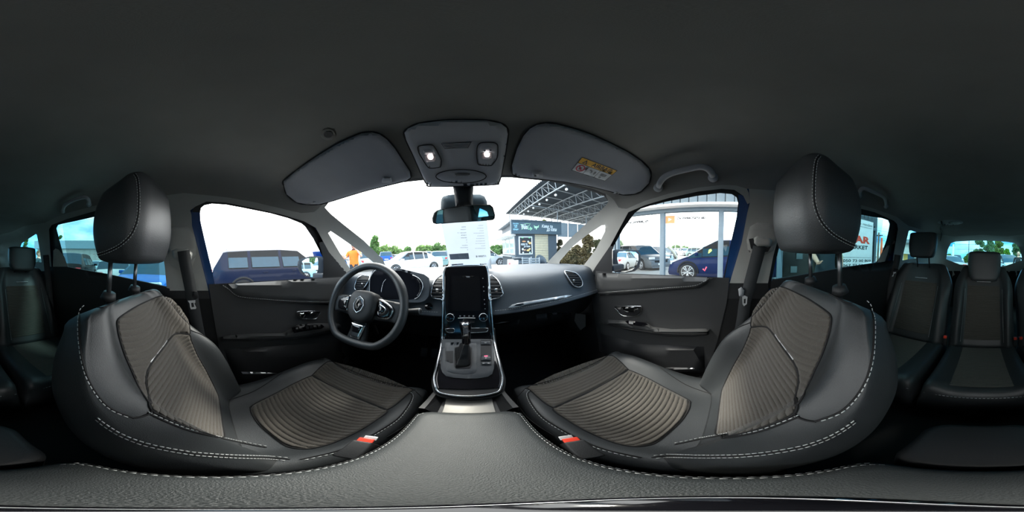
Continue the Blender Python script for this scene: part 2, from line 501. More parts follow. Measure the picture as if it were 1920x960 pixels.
# front pillars with their quarter openings
FRL = [(652,516),(617,473),(592,427),(570,415),(527,402),(473,390),(423,380),(387,378),(367,387),(359,403),(360,423),(390,540),(396,570)]
AL = [(x, y - 1) for x, y in cbseg(345, 614)] + [(612,380),(609,389),(620,401),(643,420),(681,450),(718,486),(724,500),(724,520),(700,520),(660,524)] + FRL[:9] + [(356,395),(345,380)]
trim(AL, [W_QL])
FRR = [(1109,515),(1117,500),(1144,461),(1178,398),(1209,384.7),(1255,371),(1309.6,359),(1353,354),(1377,356),(1393.5,367),(1401.6,383),(1400,402),(1391,453.7),(1369,529.6),(1366,545)]
AR = [(x, y - 1) for x, y in cbseg(1135, 1400)] + [(1404,362),(1406,380),(1401.6,383),(1393.5,367)] + FRR[:9][::-1][:0] + [(1377,356),(1353,354),(1309.6,359),(1255,371),(1209,384.7),(1178,398),(1144,461),(1117,500),(1109,515),(1080,520),(1022,520),(1022,500),(1028.6,489.4),(1064,452),(1099.5,418.6),(1131,390),(1137,384),(1141,377),(1137,370)]
trim(AR, [W_QR])
# centre pillars, upper light and lower dark halves
trim([(345,361),(356,393),(359,403),(360,423),(391,545),(313,545),(309,500),(303,462),(297,420),(290,392),(240,376),(300,367)])
trim([(313,545),(391,545),(402,600),(415,660),(440,730),(340,740),(318,640)], m=m_dark, off=.004)
trim([(1404,354),(1406,380),(1401,400),(1391,454),(1368,531),(1440,531),(1450,480),(1464,430),(1478,396),(1490,385),(1500,363),(1450,356)])
trim([(1368,531),(1440,531),(1446,600),(1420,700),(1310,740),(1340,650),(1357,590)], m=m_dark, off=.004)
# rear pillars
FRRL = [(78,496),(92,430),(97,422),(125,411),(178,395.6),(240,386),(290,382)]
trim([(x, y - 1) for x, y in cbseg(0, 300)] + [(300,385),(240,386),(178,395.6),(125,411),(97,422),(92,430),(94,465),(97,505),(84,515),(60,520),(0,520)], [W_CL])
trim([(x, y - 1) for x, y in cbseg(1490, 1920)] + [(1920,520),(1690,520),(1680,505),(1672,500),(1674,487),(1683.7,430),(1682,420),(1676,414),(1640,398),(1605,389),(1540,379),(1500,376),(1492,386),(1490,374)], [W_CR, W_T])
# rubber and paint reveals round each opening
def reveal(outer, inner, m=m_rubber, off=.022): return trim(outer, [inner], m=m, off=off, thick=.012, step=10)
def grow(poly, k):
    q = resample(poly, 8); n = len(q); out = []
    A = sum(q[i][0] * q[(i + 1) % n][1] - q[(i + 1) % n][0] * q[i][1] for i in range(n)); s = 1 if A > 0 else -1
    for i in range(n):
        t = q[(i + 2) % n] - q[i - 2]; t = t / (np.linalg.norm(t) + 1e-9); out.append(q[i] + s * k * np.array([t[1], -t[0]]))
    return [tuple(p) for p in out]
for w, k in ((W_WIND, 5), (W_FL, 14), (W_FR, 12), (W_RL, 17), (W_RR, 17), (W_T, 8), (W_CL, 6), (W_CR, 6), (W_QL, 3), (W_QR, 3)):
    trim(grow(w, k), [w], m=m_rubber, off=.03, thick=.012, step=14)
# blue painted door frame edges beside the centre pillars
trim([(359,398),(375,398),(376,415),(385,455),(397,505),(403,538),(390,540),(360,423)], m=m_blue, off=.026, step=8)
trim([(1384,365),(1396,366),(1403,383),(1401,402),(1392,454),(1370,532),(1357,532),(1369,465),(1383,407),(1386,381)], m=m_blue, off=.026, step=8)
# floor and everything low
patch('floor', [(0, 508), (100, 508), (300, 560), (390, 560), (640, 548), (800, 560), (1000, 560), (1366, 560), (1470, 560), (1640, 508), (1800, 508), (1920, 508), (1920, 959.5), (0, 959.5)], on_shell(.0), m_carpet, step=30, bstep=14, thick=.01, kind='structure')
# ------------------------------------------------------------------ front doors
def hx(o, name): o['kind'] = 'structure'; return o
def mkdoor(idx, loc, panel, pad, padline, rest, restline, pocket, sail, handle, cup, extra):
    d = empty('door_%d' % idx, loc, kind='structure')
    patch('door_panel', panel, on_shell(-.004), m_door, d, step=12, thick=.02)
    patch('upper_pad', pad, on_shell(-.012), m_pad, d, step=7, thick=.02, bulge=.022, bw=7)
    L = pxline(padline, on_shell(-.036), 3)
    MB().tube(L, .0011, 5).obj('seam', m_seam, d)
    stitch_mb(MB(), pxline([(x, y - 2.2) for x, y in padline], on_shell(-.0355), 2), r=.0007).obj('stitching', m_thread, d)
    patch('armrest', rest, on_shell(-.015), m_pad, d, step=6, thick=.03, bulge=.05, bw=8)
    MB().tube(pxline(restline, on_shell(-.066), 3), .0011, 5).obj('seam', m_seam, d)
    patch('door_pocket', pocket, on_shell(-.006), m_dark, d, step=14, thick=.02, bulge=.03, bw=10)
    patch('sail_panel', sail, on_shell(.0), m_dark, d, step=8, thick=.02)
    patch('handle_surround', cup, on_shell(-.010), m_dark, d, step=4, thick=.006, bulge=.004, bw=3)
    MB().tube(pxline(cup, on_shell(-.014), 2, True, True), .0016, 6, True).obj('handle_rim', m_chrome, d)
    q = np.array(cup); c = q.mean(0)
    patch('handle_recess', [tuple(c + (p - c) * np.array([.9, .76])) for p in q], on_shell(-.016), m_rubber, d, step=4, thick=.003)
    patch('handle', handle, on_shell(-.026), m_chrome, d, step=3, thick=.005, bulge=.004, bw=3)
    extra(d); return d
def ex_left(d):
    z2 = lambda p: zm(p, 340, 340, 1/3)
    patch('switch_panel', z2([(618,822),(700,810),(790,805),(805,818),(790,828),(700,842),(635,852)]), on_shell(-.069), m_gloss, d, step=4, thick=.004)
    for k, (x, y) in enumerate([(650,830),(672,827),(708,823),(730,820),(752,818),(775,815)]):
        c = z2([(x-9,y-7),(x+8,y-8),(x+10,y+8),(x-7,y+10)])
        patch('window_switch', c, on_shell(-.072), m_dark, d, step=3, thick=.003, bulge=.003, bw=2)
    patch('pocket_trim', [(452,697),(500,698),(520,700),(500,701),(455,701)], on_shell(-.038), m_silver, d, step=5, thick=.003)
mkdoor(1, (-.70, .5, -.60),
    [(391,533),(600,521),(660,516),(662,700),(560,720),(440,730),(412,660),(400,590)],
    [(408,534),(500,528),(600,522),(655,519),(645,560),(622,570),(540,567),(470,561),(448,558),(436,550),(425,540)],
    [(418,537),(430,545),(440,554),(460,560),(540,566),(600,568),(638,566)],
    [(413,632),(430,628),(480,625),(530,624),(545,617),(558,609),(590,606),(640,606),(640,616),(600,630),(540,638),(480,640),(432,640),(416,640)],
    [(432,633),(480,634),(540,632),(590,624),(628,616)],
    [(420,655),(640,640),(645,700),(560,718),(445,722)],
    [(598,455),(606,453),(617,473),(652,513),(657,520),(604,527),(607,500),(606,484)],
    zm([(662,742),(690,738),(740,735),(775,736),(772,742),(740,746),(700,750),(690,765),(668,762),(663,752)], 340,340,1/3),
    zm([(650,738),(665,732),(740,729),(782,732),(778,745),(762,768),(740,775),(690,772),(665,765)], 340,340,1/3), ex_left)
def ex_right(d):
    patch('switch_panel', [(1172,603),(1178,601),(1210,605),(1216,609),(1205,612),(1180,609)], on_shell(-.068), m_gloss, d, step=4, thick=.004)
    patch('window_switch', [(1179,603),(1187,603.5),(1187,608),(1179,607)], on_shell(-.072), m_silver, d, step=3, thick=.003)
    patch('pocket_trim', [(1245,690),(1260,689),(1302,690),(1302,692),(1260,693)], on_shell(-.038), m_silver, d, step=5, thick=.003)
mkdoor(2, (.70, .5, -.60),
    [(1117,508),(1160,512),(1368,521),(1362,570),(1345,640),(1325,700),(1240,720),(1130,700),(1110,560)],
    [(1120,512),(1180,514),(1340,521),(1332,524),(1325,532),(1312,540),(1280,543),(1200,550),(1125,555),(1117,540)],
    [(1121,551),(1180,547),(1250,542),(1300,538),(1318,531),(1330,523)],
    [(1118,598),(1160,600),(1215,607),(1225,613),(1260,617),(1330,616),(1328,628),(1300,632),(1250,631),(1190,622),(1120,605)],
    [(1150,612),(1200,620),(1260,626),(1325,626)],
    [(1125,625),(1200,645),(1320,650),(1322,700),(1240,715),(1135,695)],
    [(1148,462),(1152,459),(1148,470),(1148,514),(1108,515),(1117,500),(1144,461)],
    zm([(170,872),(240,868),(290,870),(285,885),(262,890),(255,905),(210,905),(180,895),(172,885)], 1120,340,.2708),
    zm([(120,872),(150,866),(290,864),(304,872),(300,905),(270,930),(200,935),(160,920),(140,895)], 1120,340,.2708), ex_right)
# rear doors: black panels under the rear side windows
for idx, poly, strip, loc in ((3, [(84,500),(125,500),(200,514),(318,541),(330,640),(300,760),(180,760),(100,640)], [(122,501),(200,515),(316,540)], (-.70,-.8,-.6)),
                        (4, [(1446,527),(1532,512),(1588,502),(1674,488),(1683,500),(1670,560),(1640,640),(1540,700),(1440,640)], [(1448,526),(1532,511.5),(1588,501.5),(1674,489)], (.70,-.8,-.6))):
    d = empty('door_%d' % idx, loc, kind='structure')
    patch('door_panel', poly, on_shell(-.006), m_dark, d, step=16, thick=.02)
    MB().tube(pxline(strip, on_shell(.012), 6, False), .006, 6).obj('window_seal', m_rubber, d)
    if idx == 3:
        patch('quarter_bezel', [(99,500),(100,470),(104,466),(110,468),(121,482),(128,503),(118,504)], on_shell(-.002), m_trimlt, d, step=6, thick=.02)
    else:
        patch('quarter_bezel', [(1645,492),(1651,478),(1663,461),(1668,460),(1664,476),(1658,494)], on_shell(-.002), m_trimlt, d, step=6, thick=.02)
# sunshade mesh over the rear left window (a real half-open roller blind)
m_mesh = glassmat('blind_mesh', (.62, .62, .60), 0.0)
patch('window_blind', [(117,421),(178,408),(230,398),(290,394),(297,420),(299,535),(250,527),(200,515),(129,502),(124,470)], on_shell(.018), m_mesh, step=20, bstep=14, thick=0, label='grey see-through mesh sun blind pulled over the left rear side window', cat='sun blind')
patch('window_blind', [(1463,452),(1484,392),(1550,390),(1606,402),(1637,408),(1656,412),(1652,440),(1649,470),(1640,490),(1588,500),(1532,510),(1467,520)], on_shell(.018), m_mesh, step=20, bstep=14, thick=0, label='grey see-through mesh sun blind over the right rear side window, its free edge sagging', cat='sun blind')
# ------------------------------------------------------------------ dashboard
def dash_prof(x):
    a = abs(x); s = .055 * (a / .7) ** 2
    hood = .0
    return [(1.46 - .5 * (a / .7) ** 2 * .45, -.088), (1.15 - s, -.086), (.90, -.086), (.80, -.086), (.745 + s * .3, -.090), (.705 + s * .5, -.103), (.675 + s * .8, -.135), (.655 + s, -.185), (.640 + s, -.225), (.632 + s, -.243), (.638 + s, -.250), (.665 + s, -.262), (.700 + s, -.30), (.74 + s, -.36), (.80 + s, -.42), (.92 + s, -.50), (1.1, -.56), (1.2, -.86)]
rings = []
for x in np.linspace(-.72, .72, 61):
    p = catmull(dash_prof(x), 4)
    rings.append([(x, q[0], q[1]) for q in p])
V, F = loft(rings, closed=False, cap=False)
dash = empty('dashboard', (0, .9, -.5), 'black soft-touch dashboard spanning the cabin below the windscreen', 'dashboard')
m_dash = mat('dash_soft', (.075, .088, .105), .5, bump=.45, bscale=500)
body = mk('dash_body', V, [f[::-1] for f in F], m_dash, dash)
me = body.data; me.materials.append(m_dark)
for p in me.polygons:
    if p.center.z + .5 > -.5 and (p.center.z - .0) < (-.252 + .5): p.material_index = 1
bd = bvh_of(body)
fd = on_bvh(bd)
# instrument hood and cluster
def plane_fn(nv, pt, off=0.0): nv = nrm(nv); return on_plane(nv, float(nv @ np.array(pt)), off)
z3 = lambda p: zm(p, 600, 440, .2708)
hood_px = z3([(345,330),(350,290),(365,250),(385,235),(430,228),(540,232),(640,255),(720,275),(755,300),(758,340),(755,420),(730,455),(690,470),(560,470),(450,460),(350,440)])
hx_ = catmull([(x, y) for x, y in hood_px], 3, True)
patch('instrument_hood', hood_px, plane_fn((0, -1, .35), (0, .63, -.16)), m_dash, dash, step=6, thick=.10)
fcl = plane_fn((0, -1, .35), (0, .63, -.16), -.004)
patch('instrument_recess', z3([(345,370),(350,300),(375,255),(430,245),(560,250),(640,275),(700,315),(712,355),(700,400),(675,440),(600,450),(450,445),(345,430)]), fcl, mat('gauge_black', (.004, .005, .009), .6, spec=.06), dash, step=8, thick=.003)
MB().tube(pxline(z3([(425,400),(428,370),(440,330),(455,310)]), plane_fn((0, -1, .35), (0, .63, -.16), -.008), 2), .0012, 6).obj('gauge_ring', m_chrome, dash)
MB().tube(pxline(z3([(640,280),(680,300),(705,330),(712,360),(700,400),(680,432),(655,445)]), plane_fn((0, -1, .35), (0, .63, -.16), -.008), 2), .0018, 6).obj('gauge_ring', m_chrome, dash)
MB().tube(pxline(z3([(345,400),(343,330),(352,290),(375,255),(395,240)]), plane_fn((0, -1, .35), (0, .63, -.16), -.008), 2), .0014, 6).obj('gauge_ring', m_chrome, dash)
mb = MB()
for a in np.linspace(-60, 60, 13):
    c = z3([(655 + 42 * math.cos(math.radians(a)), 365 + 70 * math.sin(math.radians(a)))])[0]; c2 = z3([(655 + 36 * math.cos(math.radians(a)), 365 + 62 * math.sin(math.radians(a)))])[0]
    mb.tube(pxline([c, c2], plane_fn((0, -1, .35), (0, .63, -.16), -.008), 2), .0006, 4)
mb.obj('gauge_ticks', m_thread, dash)
# air vents: frame, cavity and slats
def vent(px, fn, nsl=6, name='air_vent', tiltpx=0):
    v = patch(name, px, lambda x, y, o=0.0: fn(x, y, np.asarray(o) - .010), m_rubber, dash, step=5, thick=.004)
    q = catmull(px, 4, True)
    MB().tube(fn(q[:, 0], q[:, 1], np.full(len(q), -.013)), .0028, 8, True).obj('vent_rim', m_chrome if tiltpx == 0 else m_silver, v)
    q = np.array(px); lo = q.min(0); hi = q.max(0); P = resample(px, 1.5)
    for k in range(nsl):
        y = lo[1] + (hi[1] - lo[1]) * (k + .8) / (nsl + .6)
        xs = P[np.abs(P[:, 1] - y) < 1.8][:, 0]
        if len(xs) < 2 or xs.max() - xs.min() < 6: continue
        a, b = xs.min() + 1.5, xs.max() - 1.5
        L = fn(np.linspace(a, b, 8), np.full(8, y) , np.full(8, -.016))
        MB().tube(L, .0030, 6, flat=.5).obj('slat', m_dark, v)
    c = fn(np.array([(lo[0] + hi[0]) / 2]), np.array([lo[1] + (hi[1] - lo[1]) * .62]), np.array([-.02]))[0]
    MB().box(c, (.012, .008, .016), bev=.002).obj('vent_tab', m_chrome, v)
z4 = lambda p: zm(p, 780, 480, .271)
vent(z4([(190,142),(150,150),(125,180),(112,215),(103,250),(105,275),(125,292),(172,300),(190,300)]), fd)
vent(z4([(508,140),(545,148),(570,175),(590,215),(600,250),(598,268),(575,285),(530,298),(508,298)]), fd)
vent(z3([(320,285),(290,282),(262,300),(248,330),(240,365),(250,385),(280,385),(300,375),(330,330),(345,290)]), fd)
vent(zm([(545,650),(560,645),(610,655),(640,680),(658,715),(655,740),(630,748),(600,735),(575,700)], 900, 320, .2918), fd, 6, 'air_vent', 1)
# chrome trim blade and crease stitching on the passenger side
zr = lambda p: zm(p, 900, 320, .2918)
patch('trim_blade', zr([(182,880),(205,862),(240,852),(400,825),(560,800),(592,800),(560,815),(420,838),(290,862),(262,872),(220,880)]), lambda x, y, o=0.0: fd(x, y, np.asarray(o) - .004), m_silver, dash, step=3, thick=.004, bulge=.003, bw=3)
patch('blade_inset', zr([(215,870),(235,858),(275,852),(285,858),(262,868)]), lambda x, y, o=0.0: fd(x, y, np.asarray(o) - .009), m_gloss, dash, step=3, thick=.002)
for seg in (np.linspace(-.70, -.11, 90), np.linspace(.11, .70, 90)):
    L = []
    for x in seg: s = .055 * (abs(x) / .7) ** 2; L.append((x, .636 + s, -.236))
    MB().tube(L, .0010, 5).obj('seam', m_seam, dash)
    stitch_mb(MB(), [(a, b - .001, c + .008) for a, b, c in L], r=.0007).obj('stitching', m_thread, dash)
# start button, glove box, stalks' base column
patch('start_button', [(x, y) for x, y in [(804 + 7.5 * math.cos(a), 574.5 + 7 * math.sin(a)) for a in np.linspace(0, 2 * PI, 18)[:-1]]], lambda x, y, o=0.0: fd(x, y, np.asarray(o) - .003), m_gloss, dash, step=4, thick=.006, bulge=.003, bw=3)
patch('glove_box', [(945,608),(1000,590),(1060,585),(1098,590),(1098,612),(1060,640),(1000,655),(950,650)], lambda x, y, o=0.0: fd(x, y, np.asarray(o) - .004), m_dark, dash, step=12, thick=.01, bulge=.01, bw=5)
MB().box((.12, .665, -.30), (.11, .004, .012)).obj('glove_box_latch', m_gloss, dash)
MB().cyl((-.38, .57, -.20), (-.38, .78, -.29), .045, .06).obj('steering_column', m_dark, dash)
# ------------------------------------------------------------------ screen tower and centre console
con = empty('centre_console', (0, .3, -.86), 'gloss black centre console with upright screen, chrome side rails and gear selector', 'console')
path = [(.692, -.050), (.688, -.056), (.655, -.17), (.620, -.285), (.600, -.335), (.565, -.362), (.50, -.392), (.45, -.420), (.415, -.440)]
pp = catmull(path, 6)
def halfw(t): return .0945 - .010 * math.exp(-(t / .04) ** 2) - .012 * max(0, (t - .90) / .10) ** 2
rings = []
tl = np.concatenate([[0], np.cumsum(np.linalg.norm(np.diff(pp, axis=0), axis=1))]); tl /= tl[-1]
for (y, z), t in zip(pp, tl):
    w = halfw(t); rings.append([(-w, y + .02, z - .02), (-w, y, z), (-w * .97, y - .004, z + .003)] + [(w * u, y - .005, z + .004) for u in np.linspace(-.9, .9, 9)] + [(w * .97, y - .004, z + .003), (w, y, z), (w, y + .02, z - .02)])
V, F = loft(rings, closed=False, cap=False)
pan = mk('console_panel', V, F, m_gloss, con)
bp = bvh_of(pan); fp = on_bvh(bp, -.0012, )
# side rails in chrome
rail = [(-halfw(t) - .001, y - .004, z + .004) for (y, z), t in zip(pp, tl)]
rr = [(-p[0], p[1], p[2]) for p in rail]
bot = catmull([(-.0825, .409, -.439), (-.078, .402, -.4435), (-.066, .395, -.447), (-.035, .390, -.450), (0, .3885, -.451), (.035, .390, -.450), (.066, .395, -.447), (.078, .402, -.4435), (.0825, .409, -.439)], 3).tolist()
top = [(.075, .694, -.044), (.05, .696, -.041), (0, .697, -.040), (-.05, .696, -.041), (-.075, .694, -.044)]
MB().tube(rail + bot + rr[::-1] + top, .0034, 8, True).obj('chrome_rail', m_chrome, con)
MB().tube([(p[0] * 1.05, p[1] + .002, p[2] - .018) for p in rail[18:] + bot + rr[::-1][:-18]], .004, 8).obj('lower_rail', m_dark, con)
# flanks down to the floor
mb = MB()
for s in (-1, 1):
    A = [(s * (halfw(t) + .001), y + .002, z) for (y, z), t in zip(pp, tl)]; B = [(s * .085, max(y + .05, .80), z - .01) if i < 22 else (s * .10, y + .02, -.86) for i, (_, y, z) in enumerate(A)]
    k = len(mb.V); n = len(A); mb.V += A + B; mb.F += [(k + i, k + i + 1, k + n + i + 1, k + n + i) for i in range(n - 1)]
A = [(-.0945, .425, -.436), (-.078, .404, -.4455), (0, .3895, -.453), (.078, .404, -.4455), (.0945, .425, -.436)]
k = len(mb.V); mb.V += A + [(a, b, -.52) for a, b, c in A]; mb.F += [(k + i, k + i + 1, k + 5 + i + 1, k + 5 + i) for i in range(4)]
mb.add([(-.0825, .411, -.4395), (.0825, .411, -.4395), (.078, .403, -.4445), (.035, .391, -.451), (0, .389, -.452), (-.035, .391, -.451), (-.078, .403, -.4445)], [(0, 1, 2, 3, 4, 5, 6)])
mb.obj('console_flank', m_dark, con)
m_screen = mat('screen_glass', (.010, .010, .012), .08, coat=.6)
patch('display', z4([(248,140),(440,138),(452,380),(245,380)]), lambda x, y, o=0.0: fp(x, y, np.asarray(o) - .0008), m_screen, con, step=8, thick=.002)
m_icon = mat('icon_grey', (.35, .36, .38), .6)
for x, y in ((463,155),(467,213),(470,243),(473,302),(475,333),(478,365)):
    c = z4([(x-3,y-3),(x+3,y-3),(x+3,y+3),(x-3,y+3)]); patch('touch_icon', c, lambda x, y, o=0.0: fp(x, y, np.asarray(o) - .001), m_icon, con, step=2, thick=.001)
def disc(cx, cy, rx, ry, n=20): return [(cx + rx * math.cos(a), cy + ry * math.sin(a)) for a in np.linspace(0, 2 * PI, n + 1)[:-1]]
for cx, cy in z4([(235,427),(466,425)]):
    k = patch('rotary_knob', disc(cx, cy, 7.2, 6.8), lambda x, y, o=0.0: fp(x, y, np.asarray(o) - .016), m_gloss, con, step=4, thick=.016, bulge=.001, bw=2)
    L = fp(*np.array(disc(cx, cy, 7.6, 7.1, 28)).T, np.full(28, -.014)); MB().tube(L, .0017, 8, True).obj('knob_ring', m_chrome, k)
tube_px('button_bar', z4([(290,430),(350,428),(410,430)]), fp, .0012, m_silver, con, o=-.002)
for x in (305,335,367,397): patch('touch_icon', z4([(x-5,412),(x+5,412),(x+5,419),(x-5,419)]), lambda x, y, o=0.0: fp(x, y, np.asarray(o) - .001), m_icon, con, step=2, thick=.001)
patch('card_slot', z4([(300,452),(376,452),(404,450),(404,462),(376,465),(300,465)]), lambda x, y, o=0.0: fp(x, y, np.asarray(o) - .0015), m_rubber, con, step=3, thick=.002)
for q in (z4([(207,505),(262,503),(262,528),(222,528),(208,515)]), z4([(350,502),(480,499),(497,504),(494,518),(478,526),(350,530)])):
    patch('media_key', q, lambda x, y, o=0.0: fp(x, y, np.asarray(o) - .003), m_dark, con, step=4, thick=.003)
    L = fp(*np.array(catmull(q, 3, True)).T, np.full(3 * len(q), -.0045)); MB().tube(L, .0010, 6, True).obj('key_rim', m_chrome, con)
zc = lambda p: zm(p, 820, 590, .13543)
m_plate = mat('selector_plate', (.055, .062, .072), .45, bump=.2, bscale=600)
patch('selector_plate', zc([(55,380),(60,350),(80,340),(380,340),(590,338),(750,340),(775,355),(790,600),(785,740),(760,820),(700,860),(560,882),(400,885),(220,872),(120,850),(70,800),(48,740),(48,560)]), lambda x, y, o=0.0: fp(x, y, np.asarray(o) - .002), m_plate, con, step=5, thick=.004, bulge=.003, bw=2)
patch('selector_frame', zc([(105,385),(540,380),(548,560),(545,780),(500,815),(350,822),(220,810),(130,780),(108,700)]), lambda x, y, o=0.0: fp(x, y, np.asarray(o) - .006), m_plate, con, step=5, thick=.004, bulge=.003, bw=2)
patch('gate_window', zc([(118,505),(220,500),(215,655),(185,662),(122,635)]), lambda x, y, o=0.0: fp(x, y, np.asarray(o) - .011), m_rubber, con, step=4, thick=.002)
patch('gaiter_ring', zc([(230,560),(240,450),(300,438),(450,435),(478,460),(476,700),(455,742),(260,745),(232,715)]), lambda x, y, o=0.0: fp(x, y, np.asarray(o) - .011), m_rubber, con, step=4, thick=.003, bulge=.002, bw=1.5)
# gaiter and selector lever
base = fp(np.array(zc([(245,560),(250,470),(300,450),(400,445),(440,450),(462,480),(462,600),(455,690),(430,725),(340,730),(262,728),(246,700)]))[:, 0], np.array(zc([(245,560),(250,470),(300,450),(400,445),(440,450),(462,480),(462,600),(455,690),(430,725),(340,730),(262,728),(246,700)]))[:, 1], np.full(12, -.012))
g0 = base.mean(0); up = nrm((0, -.18, 1.0)); tp = np.array([CAM[0] - .0235, g0[1] + .012, g0[2] + .062])
rings = []
for k, t in enumerate(np.linspace(0, 1, 9)):
    sc = 1 - .66 * t ** .7; wv = 1 + .07 * math.sin(t * 14)
    rings.append([tuple(g0 * (1 - t) + tp * t + (b - g0) * sc * (wv + .05 * math.sin(j * 2.1 + k * 1.7))) for j, b in enumerate(base)])
V, F = loft([catmull(r, 3, True) for r in rings]); mk('gaiter', V, F, mat('gaiter_leather', (.012, .012, .013), .45, bump=.5, bscale=300), con)
lv = empty('gear_lever', tuple(tp)); lv.parent = con; lv.location = Vector(tp) - origin(con)
hs = [(0, 0, -.006, .015, .014), (0, .004, .016, .0145, .014), (0, .004, .036, .0165, .016), (0, .001, .054, .019, .020), (0, -.004, .070, .0195, .022), (0, -.008, .080, .0165, .019), (0, -.010, .085, .009, .011)]
hc = catmull(hs, 4)
V, F = loft([[tuple(tp + np.array([h[0] + h[3] * math.cos(a), h[1] + h[4] * math.sin(a), h[2]])) for a in np.linspace(0, 2 * PI, 17)[:-1]] for h in hc])
con_l = mk('lever_grip', V, F, m_gloss, lv)
V, F = loft([[tuple(tp + np.array([h[0] + u * .0105, h[1] - h[4] * (1.02 - .12 * u * u) - .0015 , h[2]])) for u in (-1, -.5, 0, .5, 1)] + [tuple(tp + np.array([h[0] + u * .0105, h[1] - h[4] * .6, h[2]])) for u in (1, -1)] for h in hc[6:-2]])
mk('chrome_spine', V, F, m_chrome, lv)
# switches beside the selector
fq = lambda o_: (lambda x, y, o=0.0: fp(x, y, np.asarray(o) - o_))
patch('switch_well', zc([(600,350),(742,350),(752,380),(755,690),(610,690),(600,640)]), fq(.006), m_rubber, con, step=4, thick=.003)
patch('mode_button', zc([(605,360),(735,360),(738,412),(604,412)]), fq(.010), m_plate, con, step=3, thick=.004, bulge=.002, bw=1.5)
patch('parking_brake_switch', zc([(605,570),(640,552),(700,550),(742,570),(742,630),(608,635)]), fq(.013), m_plate, con, step=3, thick=.008, bulge=.003, bw=2)
patch('brake_lamp', zc([(648,568),(700,567),(690,580),(655,580)]), fq(.0165), mat('brake_lamp', (.9, .1, .15), .4, emit=((1, .1, .2), 1.5)), con, step=2, thick=.001)
patch('hold_switch', zc([(608,650),(745,648),(748,688),(614,690)]), fq(.010), m_plate, con, step=3, thick=.004, bulge=.002, bw=1.5)
for a, b in ((668,388),(675,602),(640,672),(710,672)): patch('touch_icon', zc([(a-14,b-6),(a+14,b-6),(a+14,b+6),(a-14,b+6)]), fq(.0175 if b == 602 else .0135), m_icon, con, step=2, thick=.0008)
text_px('lettering', 'P', zc([(666,592),(684,592),(684,612),(666,612)]), fq(.0185), m_thread, con)
# tray in front of the armrest
mb = MB()
for s in (-1, 1): mb.add([(s * .060, .43, -.482), (s * .078, .425, -.458), (s * .088, .425, -.458), (s * .105, .33, -.463), (s * .092, .33, -.463), (s * .066, .33, -.486), (s * .105, .33, -.80), (s * .095, .43, -.80)], [(0, 1, 4, 5), (1, 2, 3, 4), (2, 7, 6, 3), (0, 5, 4, 1)])
mb.add([(-.066, .33, -.486), (.066, .33, -.486), (.060, .43, -.482), (-.060, .43, -.482)], [(0, 1, 2, 3)])
mb.obj('tray_surround', m_dark, con, smooth=False)
m_brush = mat('brushed_lid', (.20, .195, .18), .5, .5, bump=.3, bscale=60)
mb = MB().box((0, .378, -.481), (.112, .094, .005), bev=.002); mb.obj('cup_holder_lid', m_brush, con)
MB().box((0, .4165, -.4768), (.050, .008, .004), bev=.0015).obj('lid_handle', m_gloss, con)
# ------------------------------------------------------------------ armrest box
arm = empty('armrest_box', (0, .1, -.70), 'grained dark leather armrest box with double white stitched edges between the front seats', 'armrest')
def rrect(x, y0, y1, z, r): return None
rings = []
def armring(hx, y0, y1, z, r=.03):
    out = []
    for cx, cy, a0 in ((hx - r, y1 - r, 0), (-hx + r, y1 - r, 90), (-hx + r, y0 + r, 180), (hx - r, y0 + r, 270)):
        for a in np.linspace(a0, a0 + 90, 7): out.append((cx + r * math.cos(math.radians(a)), cy + r * math.sin(math.radians(a)), z))
    return out
AY0, AY1 = -.125, .335
for hx_, dy, z in ((.100, 0, -.60), (.106, 0, -.52), (.108, 0, -.50), (.1065, .0, -.489), (.103, -.003, -.480), (.098, -.008, -.4735), (.085, -.02, -.470), (.05, -.05, -.4675)):
    rings.append(armring(hx_, AY0 - dy, AY1 + dy, z))
V, F = loft(rings); cush = mk('armrest_cushion', V, F, m_leather2, arm)
for dz, hx_, dy in ((-.4765, .1005, -.006), (-.4865, .1062, -.0005)):
    L = [p for p in resample(armring(hx_ , AY0 - dy, AY1 + dy, dz, .03), .004) if p[1] < AY1 - .01]
    R = [p for p in L if p[0] > 0 and p[1] > AY0 + .008]; Lf = [p for p in L if p[0] < 0 and p[1] > AY0 + .008]
    R.sort(key=lambda p: p[1]); Lf.sort(key=lambda p: p[1])
    for q in (R, Lf): stitch_mb(MB(), q, .0052, .0030, .0008).obj('stitching', m_thread, arm)
for s in (-1, 1): MB().tube([(s * .1043, y, -.4815) for y in np.linspace(AY0 + .02, AY1 - .02, 12)], .0012, 5).obj('seam', m_seam, arm)
MB().box((0, .10, -.70), (.19, .42, .22), bev=.01).obj('armrest_base', m_dark, arm)
rc = empty('console_rear', (0, -.2, -.80), 'rounded grey rear end of the centre console behind the armrest', 'console')
rings = []
for hx_, dy, z in ((.10, 0, -.80), (.10, 0, -.52), (.095, .004, -.507), (.08, .015, -.502)): rings.append(armring(hx_, -.30 + dy, -.135 - dy, z, .045))
V, F = loft(rings); mk('console_shell', V, F, m_dark, rc)
st = empty('stand_foot', (.02, 0, -.467), 'small round black stand foot on the armrest below the camera', 'stand')
MB().cyl((.02, 0, -.4675), (.02, 0, -.4625), .030, .028, 28).obj('foot_disc', m_gloss, st)
MB().tube([(.02 + .024 * math.cos(a), .024 * math.sin(a), -.462) for a in np.linspace(0, 2 * PI, 33)[:-1]], .0010, 6, True).obj('foot_ring', m_silver, st)
